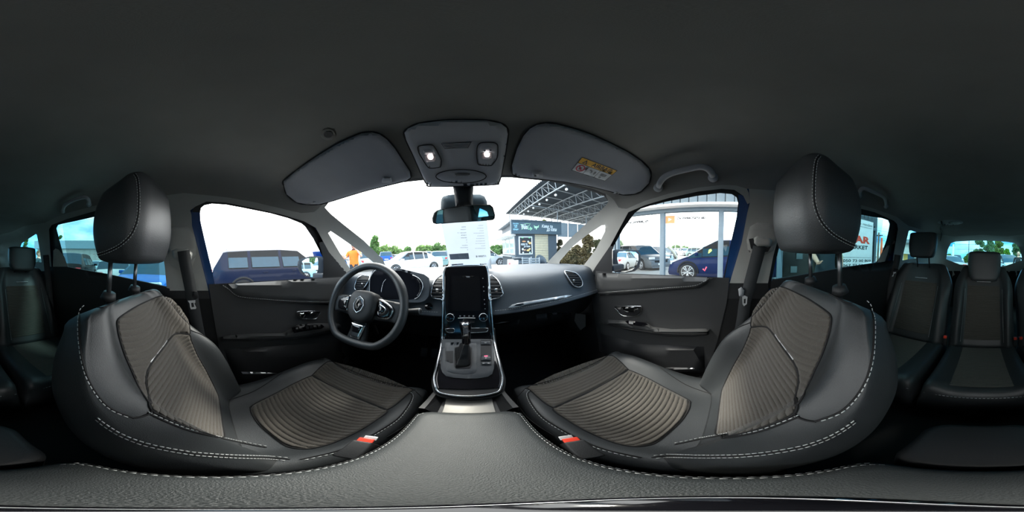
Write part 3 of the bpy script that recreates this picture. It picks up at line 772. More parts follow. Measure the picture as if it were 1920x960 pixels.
# ------------------------------------------------------------------ front seats
SX = -.385
def seat_back_rings(SX, P0, P1, b_t, w_t, th_t, n=46, inner=1.0):
    P0 = np.array(P0); P1 = np.array(P1); L = np.linalg.norm(P1 - P0); a = (P1 - P0) / L; nn = np.array([a[1], -a[0]])  # (y,z)
    if nn[0] < 0: nn = -nn
    prof = [(0, 0), (.05, 0), (.10, .0), (.135, .06), (.155, .34), (.172, .78), (.188, .99), (.203, .97), (.222, .74), (.238, .42), (.246, .10), (.248, -.35), (.246, -.8)]
    rings = []
    for t in np.linspace(0, 1, n):
        b = b_t(t); w = w_t(t); th = th_t(t); s = w / .248
        pts = []
        half = [(u * s, v * b + (0 if v >= 0 else 0)) for u, v in prof[:-2]] + [(w, -.04), (w * .99, -th * .6), (w * .93, -th * .88), (w * .80, -th), (w * .5, -th - .004), (0, -th - .006)]
        H = catmull(half, 3)
        full = [(-u, v) for u, v in H[::-1]][:-1] + [(u, v) for u, v in H][:-1]
        for u, v in full:
            if v > 0 and u > 0: v *= inner
            q = P0 + a * L * t + nn * v
            pts.append((SX + u, q[0], q[1]))
        rings.append(pts)
    # rounded top
    last = np.array(rings[-1]); c = last.mean(0)
    for k, (sc, up) in enumerate(((.97, .012), (.90, .022), (.78, .029), (.55, .033), (.2, .035))):
        r = c + (last - c) * np.array([sc, min(1, sc * 1.02), sc]); r[:, 1] += a[0] * up; r[:, 2] += a[1] * up; rings.append([tuple(p) for p in r])
    return rings
ts = [0, .2, .35, .45, .6, .75, .9, 1.0]
B0 = (.045, -.62); B1 = (-.205, -.128)
rings = seat_back_rings(SX, B0, B1,
    lambda t: float(ci([0, .2, .35, .5, .62, .75, .9, 1.0], [.055, .080, .092, .092, .070, .042, .026, .016], t)),
    lambda t: float(ci([0, .3, .6, .8, .92, 1.0], [.235, .245, .25, .245, .225, .198], t)),
    lambda t: float(ci([0, .4, .8, 1], [.13, .14, .13, .10], t)), inner=.66)
V, F = loft(rings)
seat = empty('seat', (SX, .2, -.86), 'driver seat in black leather with ribbed brown-grey fabric centre, behind the steering wheel', 'seat', 'front seats')
sb = mk('backrest', V, F, m_leather, seat)
# cushion
def cush_ring(y, cz, bh, w, th):
    prof = [(0, 0), (.06, 0), (.11, 0), (.145, .10), (.17, .38), (.195, .78), (.215, .98), (.232, .96), (.248, .70), (.256, .25)]
    s = w / .256
    half = [(u * s, cz + v * bh) for u, v in prof] + [(w * 1.01, cz - .03), (w * 1.0, cz - th * .6), (w * .96, cz - th * .9), (w * .8, cz - th), (0, cz - th)]
    H = catmull(half, 3)
    return [(SX - u, y, v) for u, v in H[::-1]][:-1] + [(SX + u, y, v) for u, v in H][:-1]
rings = []
ys = np.linspace(-.06, .490, 36)
for y in ys:
    rings.append(cush_ring(y, float(ci([-.06, .1, .25, .4, .492], [-.635, -.632, -.607, -.578, -.566], y)),
                           float(ci([-.06, .15, .3, .42, .47], [.03, .035, .045, .036, .022], y)), float(ci([-.06, .2, .4, .47], [.235, .25, .256, .250], y)), .14))
base_r = np.array(rings[-1])
for dy, dz, sc in ((.010, -.003, .995), (.019, -.010, .985), (.025, -.022, .975), (.028, -.040, .965), (.028, -.065, .955), (.025, -.09, .95)):
    r = base_r.copy(); r[:, 0] = SX + (r[:, 0] - SX) * sc; r[:, 1] += dy; zt = r[:, 2].max(); r[:, 2] = np.minimum(r[:, 2] + dz, base_r[:, 2]); rings.append([tuple(p) for p in r])
V, F = loft(rings)
sc_ = mk('seat_cushion', V, [f[::-1] for f in F], m_leather, seat)
bs = bvh_of(sb, sc_)
fs = on_bvh(bs, -.001)
z5 = lambda p: zm(p, 80, 520, .3959)
z6 = lambda p: zm(p, 400, 640, .2709)
def ribs(pitch, amp, coord, base=.0):
    def f(A, D, P):
        s = coord(A) / pitch; h = amp * (np.abs(np.sin(PI * s)) ** .7) * np.clip(D / 3.5, 0, 1) * np.clip((.487 - A[:, 1]) / .012, 0, 1) + base * np.clip(D / 3.5, 0, 1)
        d = CAM - A; d /= np.linalg.norm(d, axis=1)[:, None]
        return A + d * h[:, None]
    return f
m_fab = bpy.data.materials.new('ribbed_fabric'); m_fab.use_nodes = True
_t = m_fab.node_tree; _b = _t.nodes['Principled BSDF']; _b.inputs['Roughness'].default_value = .95; _b.inputs['Sheen Weight'].default_value = .3
_c = N(_t, 'ShaderNodeTexCoord'); _w = N(_t, 'ShaderNodeTexNoise', i_Scale=900.0, i_Detail=2.0)
_t.links.new(_c.outputs['Object'], _w.inputs['Vector'])
_rr = ramp(_t, [(.3, (.045, .040, .034)), (.7, (.105, .094, .080))], _w.outputs[0]); _t.links.new(_rr.outputs[0], _b.inputs['Base Color'])
_bm = N(_t, 'ShaderNodeBump', i_Strength=.5, i_Distance=.0008); _t.links.new(_w.outputs[0], _bm.inputs['Height']); _t.links.new(_bm.outputs[0], _b.inputs['Normal'])
L_ = math.hypot(B1[0] - B0[0], B1[1] - B0[1]); ax = np.array([(B1[0] - B0[0]) / L_, (B1[1] - B0[1]) / L_])
def vback(A): return (A[:, 1] - B0[0]) * ax[0] + (A[:, 2] - B0[1]) * ax[1]
YOKE = z5([(355,205),(380,180),(450,135),(530,98),(570,88),(610,100),(650,140),(690,200),(695,225),(697,270),(660,265),(625,268),(600,292),(560,345),(512,408),(492,450),(487,500),(498,550),(512,600),(460,530),(420,440),(390,370),(365,290),(355,240)])
BACKF = z5([(697,272),(660,267),(627,270),(602,294),(562,347),(514,410),(494,452),(489,500),(500,560),(515,627),(600,675),(700,715),(780,740),(858,757),(850,690),(835,580),(825,545),(780,450),(735,370),(705,300)])
patch('yoke_fabric', YOKE, fs, m_fab, seat, step=1.3, bstep=1.6, thick=.001, disp=ribs(.0165, .0062, lambda A: vback(A) + .35 * (A[:, 0] - SX) ** 2 / .3 * -1.6, .002))
patch('back_fabric', BACKF, fs, m_fab, seat, step=1.3, bstep=1.6, thick=.001, disp=ribs(.0150, .0062, lambda A: vback(A), .002))
THIGH = z6([(780,146),(840,143),(1000,186),(1200,252),(1380,333),(1365,348),(1210,470),(1100,430),(950,370),(800,300),(700,240),(688,230)])
CUSHF = z6([(680,238),(700,250),(820,310),(950,375),(1100,438),(1205,480),(1120,550),(1000,625),(850,695),(740,730),(640,745),(540,735),(480,710),(400,650),(320,580),(270,510),(258,470),(275,440),(430,360),(560,290)])
patch('thigh_fabric', THIGH, fs, m_fab, seat, step=1.3, bstep=1.6, thick=.001, disp=ribs(.0150, .0050, lambda A: A[:, 1], .004))
patch('cushion_fabric', CUSHF, fs, m_fab, seat, step=1.3, bstep=1.6, thick=.001, disp=ribs(.0150, .0062, lambda A: A[:, 1] - .8 * (A[:, 0] - SX) ** 2, .004))
for q in (YOKE, BACKF, CUSHF, THIGH): tube_px('piping', q, fs, .0022, m_seam, seat, closed=True, o=-.001)
patch('chrome_tag', z5([(602,285),(590,292),(560,322),(530,360),(508,395),(507,408),(517,405),(545,368),(580,325),(600,298)]), fs, m_silver, seat, step=3, bstep=3, thick=.003, bulge=.005, bw=1.5)
def sline(px, dbl=0, r=.0010, seam=True):
    if seam: tube_px('seam', px, fs, .0018, m_seam, seat, o=-.0005)
    stitch_mb(MB(), pxline(px, fs, 1.6, o=-.0018)) if 0 else None
    P = catmull(px, 5); T = np.gradient(P, axis=0); T /= np.linalg.norm(T, axis=1)[:, None]; Nn = np.stack([T[:, 1], -T[:, 0]], 1)
    for s in ((2.6,) if dbl == 1 else (2.8, -2.8) if dbl == 2 else (-2.6,)):
        Q = resample(P + Nn * s, 1.6, False)
        stitch_mb(MB(), fs(Q[:, 0], Q[:, 1], np.full(len(Q), -.0016)), r=r).obj('stitching', m_thread, seat)
SH = z5([(200,138),(180,160),(172,220),(175,300),(190,400),(220,490),(270,570),(330,625),(428,665)])
sline(SH, -1)
sline(z5([(255,670),(300,705),(380,752),(500,795),(700,833),(900,848),(1061,853),(1170,862)]), 2)
sline(z5([(498,643),(600,690),(700,727),(870,768),(1000,795),(1061,806)]), 1)
tube_px('seam', z5([(165,122),(230,140),(280,143),(330,125),(400,85),(480,55),(515,47),(500,30)]), fs, .0016, m_seam, seat, o=-.0005)
tube_px('seam', z5([(425,667),(470,660),(512,640),(514,612)]), fs, .0020, m_seam, seat, o=-.0005)
tube_px('seam', z5([(701,250),(760,275),(820,320),(870,390),(900,450)]), fs, .0016, m_seam, seat, o=-.0005)
sline(z6([(1360,360),(1375,380),(1350,440),(1280,530),(1180,600),(1020,690),(850,760),(600,818)]), 1)
tube_px('seam', z6([(1400,345),(1450,400),(1440,460),(1380,540),(1290,610),(1200,665)]), fs, .0016, m_seam, seat, o=-.0005)
tube_px('seam', z6([(110,405),(280,345),(430,250),(540,165),(640,125),(760,128)]), fs, .0014, m_seam, seat, o=-.0005)
# rear of the backrest: hard shell, and base rails
MB().box((SX, .20, -.80), (.44, .50, .09), bev=.02).obj('seat_base', m_dark, seat)
# headrest on two chrome posts
for x in (-.07, .07):
    MB().cyl((SX + x, -.252, -.12), (SX + x, -.245, .03), .0062, n=14).obj('headrest_post', m_chrome if 0 else mat('post_metal', (.16, .17, .18), .3, .9), seat)
    MB().cyl((SX + x, -.252, -.100), (SX + x, -.247, -.082), .021, .016, 24).obj('post_collar', m_dark, seat)
hr = empty('headrest', (SX, -.19, .0)); hr.parent = seat; hr.location = Vector((SX, -.19, .0)) - origin(seat)
def hring(t):
    z = .006 + .200 * t
    w = float(ci([0, .12, .35, .6, .85, 1.0], [.116, .124, .131, .131, .126, .118], t))
    yf = float(ci([0, .3, .6, 1.0], [-.150, -.136, -.134, -.140], t)); yb = float(ci([0, .4, .8, 1.0], [-.262, -.270, -.266, -.256], t))
    cy = (yf + yb) / 2; hy = (yf - yb) / 2; out = []
    for a in np.linspace(0, 2 * PI, 41)[:-1]:
        c, s = math.cos(a), math.sin(a); e = .30
        out.append((SX + w * abs(c) ** e * (1 if c > 0 else -1), cy + hy * abs(s) ** e * (1 if s > 0 else -1) - .010 * (abs(c) ** 2) * (s > 0), z - t * .42 * (yf - (cy + hy * abs(s) ** e * (1 if s > 0 else -1)))))
    return out
rings = [hring(t) for t in np.linspace(0, 1, 22)]
def shrink(r, sc, dz):
    r = np.array(r); c = r.mean(0); q = c + (r - c) * sc; q[:, 2] = c[2] + (r[:, 2] - c[2]) * sc + dz; return [tuple(p) for p in q]
rings = [shrink(rings[0], s, d) for s, d in ((.4, -.013), (.75, -.011), (.93, -.006))] + rings + [shrink(rings[-1], s, d) for s, d in ((.955, .006), (.87, .011), (.7, .0145), (.35, .017))]
V, F = loft(rings); hb = mk('headrest_pad', V, F, m_leather, hr)
bh_ = bvh_of(hb); fhd = on_bvh(bh_, -.0008)
z1 = lambda p: zm(p, 0, 280, .3125)
HS = z1([(808,148),(825,180),(832,260),(832,340),(828,400),(812,460),(780,520),(720,575),(640,615),(560,640)])
tube_px('seam', HS, fhd, .0016, m_seam, hr, o=-.0002)
P = catmull(HS, 5); T = np.gradient(P, axis=0); T /= np.linalg.norm(T, axis=1)[:, None]; Nn = np.stack([T[:, 1], -T[:, 0]], 1)
for s in (2.4, -2.4):
    Q = resample(P + Nn * s, 1.6, False); stitch_mb(MB(), fhd(Q[:, 0], Q[:, 1], np.full(len(Q), -.0008)), .0042, .0028, .0006).obj('stitching', m_thread, hr)
seat2 = mirror_tree(seat)
seat2['label'] = 'front passenger seat in black leather with ribbed brown-grey fabric centre, below the airbag sticker'
# buckles
for s, lab in ((-1, 'red-buttoned seat belt buckle beside the driver seat cushion'), (1, 'red-buttoned seat belt buckle beside the passenger seat cushion')):
    b = empty('belt_buckle', (s * .128, .17, -.60), lab, 'buckle', 'front belt buckles')
    R = Matrix.Rotation(-s * .25, 3, 'Z') @ Matrix.Rotation(.35, 3, 'X')
    MB().box((s * .128, .160, -.515), (.030, .058, .085), R, bev=.004).obj('buckle_body', m_dark, b)
    MB().box((s * .1285, .170, -.474), (.023, .034, .008), R, bev=.002).obj('release_button', m_red, b)
    MB().box((s * .130, .190, -.470), (.020, .012, .004), R, bev=.001).obj('latch_slot', m_silver, b)
# ------------------------------------------------------------------ rear seats
def rear_seat(x, w, zt, label, hw=.105, hz=(-.02, .15)):
    s = empty('seat', (x, -.9, -.86), label, 'seat', 'rear seats')
    P0 = (-.98, -.62); P1 = (-1.21, -.10)
    R = seat_back_rings(x, P0, P1, lambda t: float(ci([0, .3, .6, 1.0], [.03, .045, .04, .01], t)), lambda t: w * float(ci([0, .5, .85, 1.0], [1, 1, .97, .8], t)), lambda t: .11, 26)
    V, F = loft(R); b = mk('backrest', V, F, m_leather, s)
    rings = []
    for y in np.linspace(-1.05, -.55, 20):
        cz = float(ci([-1.05, -.8, -.55], [-.63, -.61, -.585], y)); half = [(0, cz), (w * .45, cz), (w * .65, cz + .012), (w * .85, cz + .022), (w * .97, cz + .01), (w, cz - .03), (w * .98, cz - .12), (0, cz - .13)]
        H = catmull(half, 3); rings.append([(x - u, y, v) for u, v in H[::-1]][:-1] + [(x + u, y, v) for u, v in H][:-1])
    br = np.array(rings[-1])
    for dy, dz, k in ((.02, -.008, .99), (.034, -.025, .98), (.04, -.05, .97)):
        r = br.copy(); r[:, 0] = x + (r[:, 0] - x) * k; r[:, 1] += dy; r[:, 2] += dz; rings.append([tuple(p) for p in r])
    V, F = loft(rings); c = mk('seat_cushion', V, [f[::-1] for f in F], m_leather, s)
    # ribbed fabric panels, on the seat's own surfaces
    nr = 30; V = []; F = []
    P0a = np.array(P0); P1a = np.array(P1); a_ = P1a - P0a
    for k in range(nr * 4 + 1):
        t = .10 + .68 * k / (nr * 4); h = .003 + .003 * abs(math.sin(PI * k / 4))
        q = P0a + a_ * t
        for u in np.linspace(-.5, .5, 7): V.append((x + u * w * 1.1, q[0] + h * .9, q[1] + h * .4))
    for k in range(nr * 4):
        for j in range(6): F.append((k * 7 + j, k * 7 + j + 1, k * 7 + 8 + j, k * 7 + 7 + j))
    mk('back_fabric', V, F, m_fab, s)
    V = []; F = []
    for k in range(nr * 4 + 1):
        y = -.98 + .42 * k / (nr * 4); cz = float(ci([-1.05, -.8, -.55], [-.63, -.61, -.585], y)); h = .003 + .003 * abs(math.sin(PI * k / 4))
        for u in np.linspace(-.5, .5, 7): V.append((x + u * w * 1.1, y, cz + h))
    for k in range(nr * 4):
        for j in range(6): F.append((k * 7 + j, k * 7 + j + 1, k * 7 + 8 + j, k * 7 + 7 + j))
    mk('cushion_fabric', V, F, m_fab, s)
    for sg in (-1, 1):
        L = [(x + sg * w * .62, P0a[0] + a_[0] * t + .042 * (1 - t) + .008, P0a[1] + a_[1] * t + .02) for t in np.linspace(.08, .72, 30)]
        stitch_mb(MB(), L, .008, .004, .0009).obj('stitching', m_thread, s)
    stitch_mb(MB(), [(x + u, -.512, -.612) for u in np.linspace(-w * .95, w * .95, 40)], .008, .005, .0011).obj('stitching', m_thread, s)
    # headrest
    h = empty('headrest', (x, -1.2, hz[0])); h.parent = s; h.location = Vector((x, -1.2, hz[0])) - origin(s)
    rings = []
    for t in np.linspace(0, 1, 14):
        z = hz[0] + (hz[1] - hz[0]) * t; ww = hw * float(ci([0, .15, .6, 1.0], [.80, .90, 1.0, .97], t))
        out = []
        for a in np.linspace(0, 2 * PI, 33)[:-1]:
            cc, ss = math.cos(a), math.sin(a); e = .45
            out.append((x + ww * abs(cc) ** e * (1 if cc > 0 else -1), -1.17 - .02 * t + .042 * abs(ss) ** e * (1 if ss > 0 else -1), z))
        rings.append(out)
    rings = [shrink(rings[0], k, d) for k, d in ((.4, -.012), (.8, -.009), (.95, -.004))] + rings + [shrink(rings[-1], k, d) for k, d in ((.96, .005), (.86, .010), (.6, .013), (.2, .014))]
    V, F = loft(rings); mk('headrest_pad', V, F, m_leather, h)
    for sg in (-.05, .05): MB().cyl((x + sg, -1.215, -.12), (x + sg, -1.18, hz[0] + .02), .006, n=10).obj('headrest_post', m_dark, s)
    MB().box((x, P0a[0] + a_[0] * .83 + .008, P0a[1] + a_[1] * .83 + .004), (.10, .004, .004), bev=.001).obj('chrome_tag', m_silver, s)
    return s
rear_seat(-.47, .235, 0, 'rear seat behind the driver with its lowered headrest, ribbed fabric centre', .112, (-.085, .075))
rear_seat(.0, .205, 0, 'middle rear seat with ribbed fabric centre and low headrest before the tailgate window', .118, (-.17, .020))
rear_seat(.47, .235, 0, 'rear seat behind the front passenger with its headrest raised high', .112, (-.02, .155))
for x, y, lb_ in ((.22, -.97, 'single red rear belt buckle between the middle seat and the raised-headrest seat'), (-.235, -.98, 'outer of the two red rear belt buckles beside the middle seat'), (-.20, -.98, 'inner of the two red rear belt buckles beside the middle seat')):
    b = empty('belt_buckle', (x, y, -.62), lb_, 'buckle', 'rear belt buckles')
    MB().box((x, y, -.575), (.024, .03, .07), bev=.004).obj('buckle_body', m_dark, b)
    MB().box((x, y + .012, -.54), (.020, .018, .018), bev=.003).obj('release_button', m_red, b)
# ------------------------------------------------------------------ steering wheel
wc = np.array([SX, .515, -.19]); tilt = math.radians(24)
wn = np.array([0, -math.cos(tilt), math.sin(tilt)]); wx = np.array([1.0, 0, 0]); wy = np.cross(wn, wx) * -1
if wy[2] < 0: wy = -wy
def wp(x, y, z=0): return tuple(wc + wx * x + wy * y + wn * z)
sw = empty('steering_wheel', tuple(wc), 'black leather steering wheel with flat bottom, silver framed buttons and diamond emblem', 'steering wheel')
pts = []; rs = []
for a in np.linspace(0, 2 * PI, 97)[:-1]:
    r = .176; x, y = r * math.cos(a), r * math.sin(a)
    if y < -.150: y = -.150 - (-.150 - y) * .35
    pts.append(wp(x, y)); rs.append(.0158 + .0025 * (math.exp(-((math.degrees(a) % 360 - 30) / 12) ** 2) + math.exp(-((math.degrees(a) % 360 - 150) / 12) ** 2)))
MB().tube(pts, rs, 16, True).obj('rim', m_leather, sw)
def wplate(name, poly, z, th, m, bev=.006, dome=0, par=None):
    P, F, B = cdt([(x * 1000, y * 1000) for x, y in poly], [], 8, 4); D = bdist(P, B)
    q = np.clip(D / (bev * 1000), 0, 1); h = z + bev * .7 * np.sqrt(1 - (1 - q) ** 2) + dome * (1 - np.exp(-D / 30))
    A = [wp(p[0] / 1000, p[1] / 1000, k) for p, k in zip(P, h)]; n = len(A)
    Bk = [wp(p[0] / 1000, p[1] / 1000, z - th) for p in P]
    a, b, c = P[F[:, 0]], P[F[:, 1]], P[F[:, 2]]; cr = (b[:, 0] - a[:, 0]) * (c[:, 1] - a[:, 1]) - (b[:, 1] - a[:, 1]) * (c[:, 0] - a[:, 0])
    F = F.copy(); F[cr < 0] = F[cr < 0][:, ::-1]
    FF = [tuple(f) for f in F] + [(f[2] + n, f[1] + n, f[0] + n) for f in F]; ed = set()
    for f in F:
        for i in range(3): ed.add((f[i], f[(i + 1) % 3]))
    FF += [(j, i, i + n, j + n) for i, j in ed if (j, i) not in ed]
    return mk(name, A + Bk, FF, m, par or sw)
hubp = catmull([(-.062, .040), (-.045, .058), (0, .063), (.045, .058), (.062, .040), (.066, .0), (.058, -.040), (.030, -.068), (0, -.074), (-.030, -.068), (-.058, -.040), (-.066, 0)], 4, True)
wplate('hub', hubp, .010, .035, m_dark, .012, .010)
for s in (-1, 1):
    wplate('spoke', [(s * .050, .040), (s * .165, .030), (s * .168, -.012), (s * .155, -.050), (s * .120, -.045), (s * .050, -.050)], -.008, .02, m_dark, .006)
    fr = catmull([(s * .070, .036), (s * .105, .026), (s * .132, .008), (s * .136, -.010), (s * .122, -.036), (s * .074, -.036), (s * .071, 0)], 4, True)
    wplate('button_frame', fr, .002, .01, m_chrome, .003)
    c = fr.mean(0); wplate('button_pad', [tuple(c + (p - c) * .88) for p in fr], .0055, .006, m_gloss, .002)
    fr2 = [tuple(c + np.array([-s * .008, 0]) + (p - c) * .45) for p in fr]
    wplate('button_frame', fr2, .0075, .006, m_chrome, .002); c2 = np.array(fr2).mean(0)
    wplate('button', [tuple(c2 + (np.array(p) - c2) * .82) for p in fr2], .010, .006, m_gloss, .0015)
wplate('spoke', [(-.030, -.06), (.030, -.06), (.045, -.155), (-.045, -.155)], -.008, .018, m_dark, .006)
wplate('bottom_bezel', [(-.034, -.078), (.034, -.078), (.022, -.140), (-.022, -.140)], .002, .01, m_chrome, .004)
wplate('bezel_inset', [(-.026, -.084), (.026, -.084), (.015, -.115), (-.015, -.115)], .006, .006, m_gloss, .002)
# diamond emblem: outer shield and inner double lozenge
wplate('emblem', [(0, .034), (.017, .022), (.024, 0), (.017, -.022), (0, -.034), (-.017, -.022), (-.024, 0), (-.017, .022)], .026, .01, m_gloss, .002)
loz = lambda w, h, sx=0: [(sx, h), (w + sx, 0), (sx, -h), (-w + sx, 0)]
mb = MB(); mb.tube([wp(x, y, .030) for x, y in [(0, .034), (.017, .022), (.024, 0), (.017, -.022), (0, -.034), (-.017, -.022), (-.024, 0), (-.017, .022)]], .0014, 6, True); mb.obj('emblem_rim', m_chrome, sw)
mb = MB()
O = [(0, .026), (.0145, 0), (0, -.026), (-.0145, 0)]; I = [(0, .0125), (.007, 0), (0, -.0125), (-.007, 0)]
V = [wp(x, y, .0305) for x, y in O] + [wp(x, y, .0335) for x, y in [(u * .75, v * .75) for u, v in O]] + [wp(x, y, .0305) for x, y in I]
for i in range(4):
    j = (i + 1) % 4
    mb.add([V[i], V[j], V[4 + j], V[4 + i]], [(3, 2, 1, 0)]); mb.add([V[4 + i], V[4 + j], V[8 + j], V[8 + i]], [(3, 2, 1, 0)])
mb.obj('diamond', m_chrome, sw, smooth=False)
m_post2 = mat('stalk_grey', (.16, .17, .18), .4)
for s, L in ((-1, .155), (1, .175)):
    stk = empty('control_stalk', tuple(wc + np.array([s * .05, .06, .0])), 'black column stalk on the %s side of the steering column' % ('door' if s < 0 else 'screen'), 'stalk', 'column stalks')
    p0 = wc + wx * s * .05 + wn * -.055; p1 = wc + wx * s * (L + .01) + wn * -.045 + wy * .005 * s; p2 = wc + wx * s * (L + .045) + wn * -.040 + wy * .008 * s
    MB().tube([p0, (p0 + p1) / 2, p1, p2, p2 + (p2 - p1) * .15], [.009, .009, .011, .013, .008], 12).obj('stalk_arm', m_dark, stk)
    MB().tube([p2, p2 + (p2 - p1) * .12], [.0125, .012], 12).obj('stalk_ring', m_post2, stk)
for k, (x, w) in enumerate(((-.30, .05), (-.215, .075))):
    pd = empty('foot_pedal', (x, 1.05, -.75), ('narrow' if k == 0 else 'wide') + ' rubber-faced foot pedal in the dark driver footwell', 'pedal', 'foot pedals')
    MB().box((x, 1.02, -.70), (w, .015, .07), Matrix.Rotation(-.5, 3, 'X'), bev=.004).obj('pedal_pad', m_rubber, pd)
    MB().tube([(x, 1.03, -.70), (x, 1.12, -.55)], .006, 6).obj('pedal_arm', m_dark, pd)
# ------------------------------------------------------------------ overhead
z7 = lambda p: zm(p, 740, 210, .22922)
oc = empty('overhead_console', (0, .4, .28), 'grey overhead console with two lit map lamps above the windscreen', 'overhead console')
m_oc = mat('overhead_plastic', (.36, .37, .39), .75, bump=.2, bscale=600)
sh = lambda o_: on_shell(-o_)
OCP = z7([(80,170),(110,135),(200,95),(400,70),(550,65),(750,70),(870,95),(915,130),(925,180),(905,330),(870,520),(850,580),(830,592),(640,602),(300,608),(265,590),(235,540),(160,370),(95,230)])
patch('console_shell', OCP, sh(.014), m_oc, oc, step=8, bstep=4, thick=.03, bulge=.010, bw=7)
for poly, lens, b1 in (([(190,290),(215,275),(290,268),(325,285),(360,345),(382,395),(378,445),(355,455),(300,460),(270,450),(230,390),(200,340)], [(245,362),(255,352),(320,348),(335,362),(335,392),(325,404),(262,412),(252,398)], [(232,318),(250,305),(285,303),(305,318),(312,345),(240,350)]),
                   ([(690,262),(720,250),(800,250),(835,262),(845,290),(840,370),(800,430),(770,440),(700,435),(680,420),(670,350),(675,290)], [(712,342),(722,332),(785,330),(797,342),(793,375),(783,385),(722,386),(712,374)], [(722,295),(740,280),(775,278),(797,290),(798,318),(722,322)])):
    lp = patch('map_lamp', z7(poly), sh(.027), m_oc, oc, step=5, bstep=3, thick=.006, bulge=.003, bw=2)
    patch('lamp_button', z7(b1), sh(.031), m_oc, lp, step=4, thick=.004, bulge=.002, bw=2)
    patch('lamp_lens', z7(lens), sh(.031), mat('lens_clear', (.75, .62, .62), .25), lp, step=3, thick=.003, bulge=.002, bw=1.5)
    c = np.array(lens).mean(0) + np.array([3, -8])
    cc = z7([tuple(c)])[0]
    patch('lamp_bulb', disc(cc[0], cc[1], 4.4, 4.2, 16), sh(.0345), mat('lit_bulb', (1, 1, 1), .4, emit=((1, .95, .92), 9.0)), lp, step=2, thick=.001, bulge=.002, bw=3)
    tube_px('lamp_groove', z7(poly), sh(.028), .0012, m_seam, lp, closed=True)
gr = patch('microphone_grille', z7([(380,258),(500,250),(630,243),(600,297),(500,302),(410,303)]), sh(.026), m_dark, oc, step=5, thick=.004)
for k in range(5):
    y = 257 + k * 10; tube_px('slat', z7([(388 + k * 6, y + 6), (620 - k * 6, y - 4)]), sh(.0275), .0012, m_oc, oc)
E = [(543 + 205 * math.cos(a), 527 + 55 * math.sin(a)) for a in np.linspace(0, 2 * PI, 33)[:-1]]
patch('glasses_holder', z7(E), sh(.025), m_oc, oc, step=6, bstep=4, thick=.006, bulge=.006, bw=6)
tube_px('holder_groove', z7(E), sh(.0262), .0013, m_seam, oc, closed=True)
patch('holder_latch', z7([(490,505),(520,498),(590,498),(620,505),(600,522),(505,522)]), sh(.033), m_dark, oc, step=4, thick=.004)
tube_px('console_groove', OCP, sh(.002), .003, m_seam, oc, closed=True)
# rear-view mirror
rv = empty('rear_view_mirror', (-.01, .50, .13), 'frameless-looking interior mirror on a black stem over the price sheet', 'mirror')
fm = on_plane((.10, -1, -.05), (.10 * -.01 - .50 - .05 * .12) / math.hypot(1, .1, .05))
MIR = z7([(305,870),(320,825),(345,803),(500,772),(640,757),(780,757),(805,778),(822,840),(820,870),(805,885),(700,893),(500,905),(340,918),(312,908)])
def plane_fn(nv, pt, off=0.0): nv = nrm(nv); return on_plane(nv, float(nv @ np.array(pt)), off)
mp_ = plane_fn((-.22, -.97, -.13), (-.01, .50, .12))
patch('mirror_shell', MIR, mp_, m_dark, rv, step=6, bstep=3, thick=.03, bulge=.004, bw=2)
c = np.array(MIR).mean(0)
patch('mirror_glass', [tuple(c + (np.array(p) - c) * np.array([.96, .90])) for p in MIR], lambda x, y, o=0.0: mp_(x, y, np.asarray(o) - .0048), mat('mirror_silver', (.62, .70, .74), .02, 1.0), rv, step=10, bstep=5, thick=.002, smooth=False)
st_ = plane_fn((0, -1, -.2), (0, .56, .2))
patch('mirror_stem', z7([(475,600),(645,598),(640,690),(640,765),(500,775),(490,700)]), st_, m_dark, rv, step=6, thick=.03, bulge=.012, bw=8)
patch('sensor_housing', z7([(375,780),(380,715),(395,690),(440,678),(520,672),(700,674),(735,690),(755,730),(760,770),(740,820),(500,830),(385,810)]), plane_fn((0, -1, -.3), (0, .63, .2)), mat('sensor_plastic', (.09, .11, .12), .6), rv, step=7, thick=.03, bulge=.012, bw=10)
# price sheet behind the windscreen, its print seen through from the back
m_paper = mat('paper', (.78, .82, .86), .8)
bp_ = m_paper.node_tree.nodes['Principled BSDF']
t_ = m_paper.node_tree; tl_ = N(t_, 'ShaderNodeBsdfTranslucent'); tl_.inputs[0].default_value = (.8, .85, .9, 1); mx_ = N(t_, 'ShaderNodeMixShader'); mx_.inputs[0].default_value = .45
t_.links.new(bp_.outputs[0], mx_.inputs[1]); t_.links.new(tl_.outputs[0], mx_.inputs[2]); t_.links.new(mx_.outputs[0], t_.nodes['Material Output'].inputs[0])
z8 = lambda p: zm(p, 820, 400, .125)
ps = plane_fn((0, -1, -.55), (0, .88, -.05))
SHQ = z8([(30,-80),(730,-90),(815,835),(200,862)])
psh = empty('price_sheet', (0, .90, -.08), 'white price sheet with reversed print standing against the windscreen under the mirror', 'paper')
patch('sheet', z8([(30,-80),(730,-90),(745,100),(790,500),(815,832),(500,840),(200,860),(150,600),(60,170)]), ps, m_paper, psh, step=10, thick=.0004)
m_ink = mat('faint_ink', (.22, .24, .28), .8); m_inkbox = mat('ink_box', (.33, .35, .42), .8)
psf = lambda x, y, o=0.0: ps(x, y, np.asarray(o) - .0009)
patch('print_box', z8([(178,612),(465,595),(480,685),(195,695)]), psf, m_inkbox, psh, step=10, thick=.0002)
patch('print_box', z8([(213,763),(385,752),(398,800),(222,812)]), psf, m_inkbox, psh, step=10, thick=.0002)
def ptx(s, q, b=.02, m=m_ink): text_px('print', s, z8(q), psf, m, psh, mirror=True, bold=b)
ptx('17200 $', [(575,632),(728,628),(732,655),(578,662)], .03); ptx('CAR', [(625,755),(738,752),(742,778),(630,782)], .05); ptx('MARKET', [(640,785),(745,782),(747,797),(642,800)], .03)
ptx('067 730 08 09', [(400,770),(590,766),(592,780),(402,785)], .02)
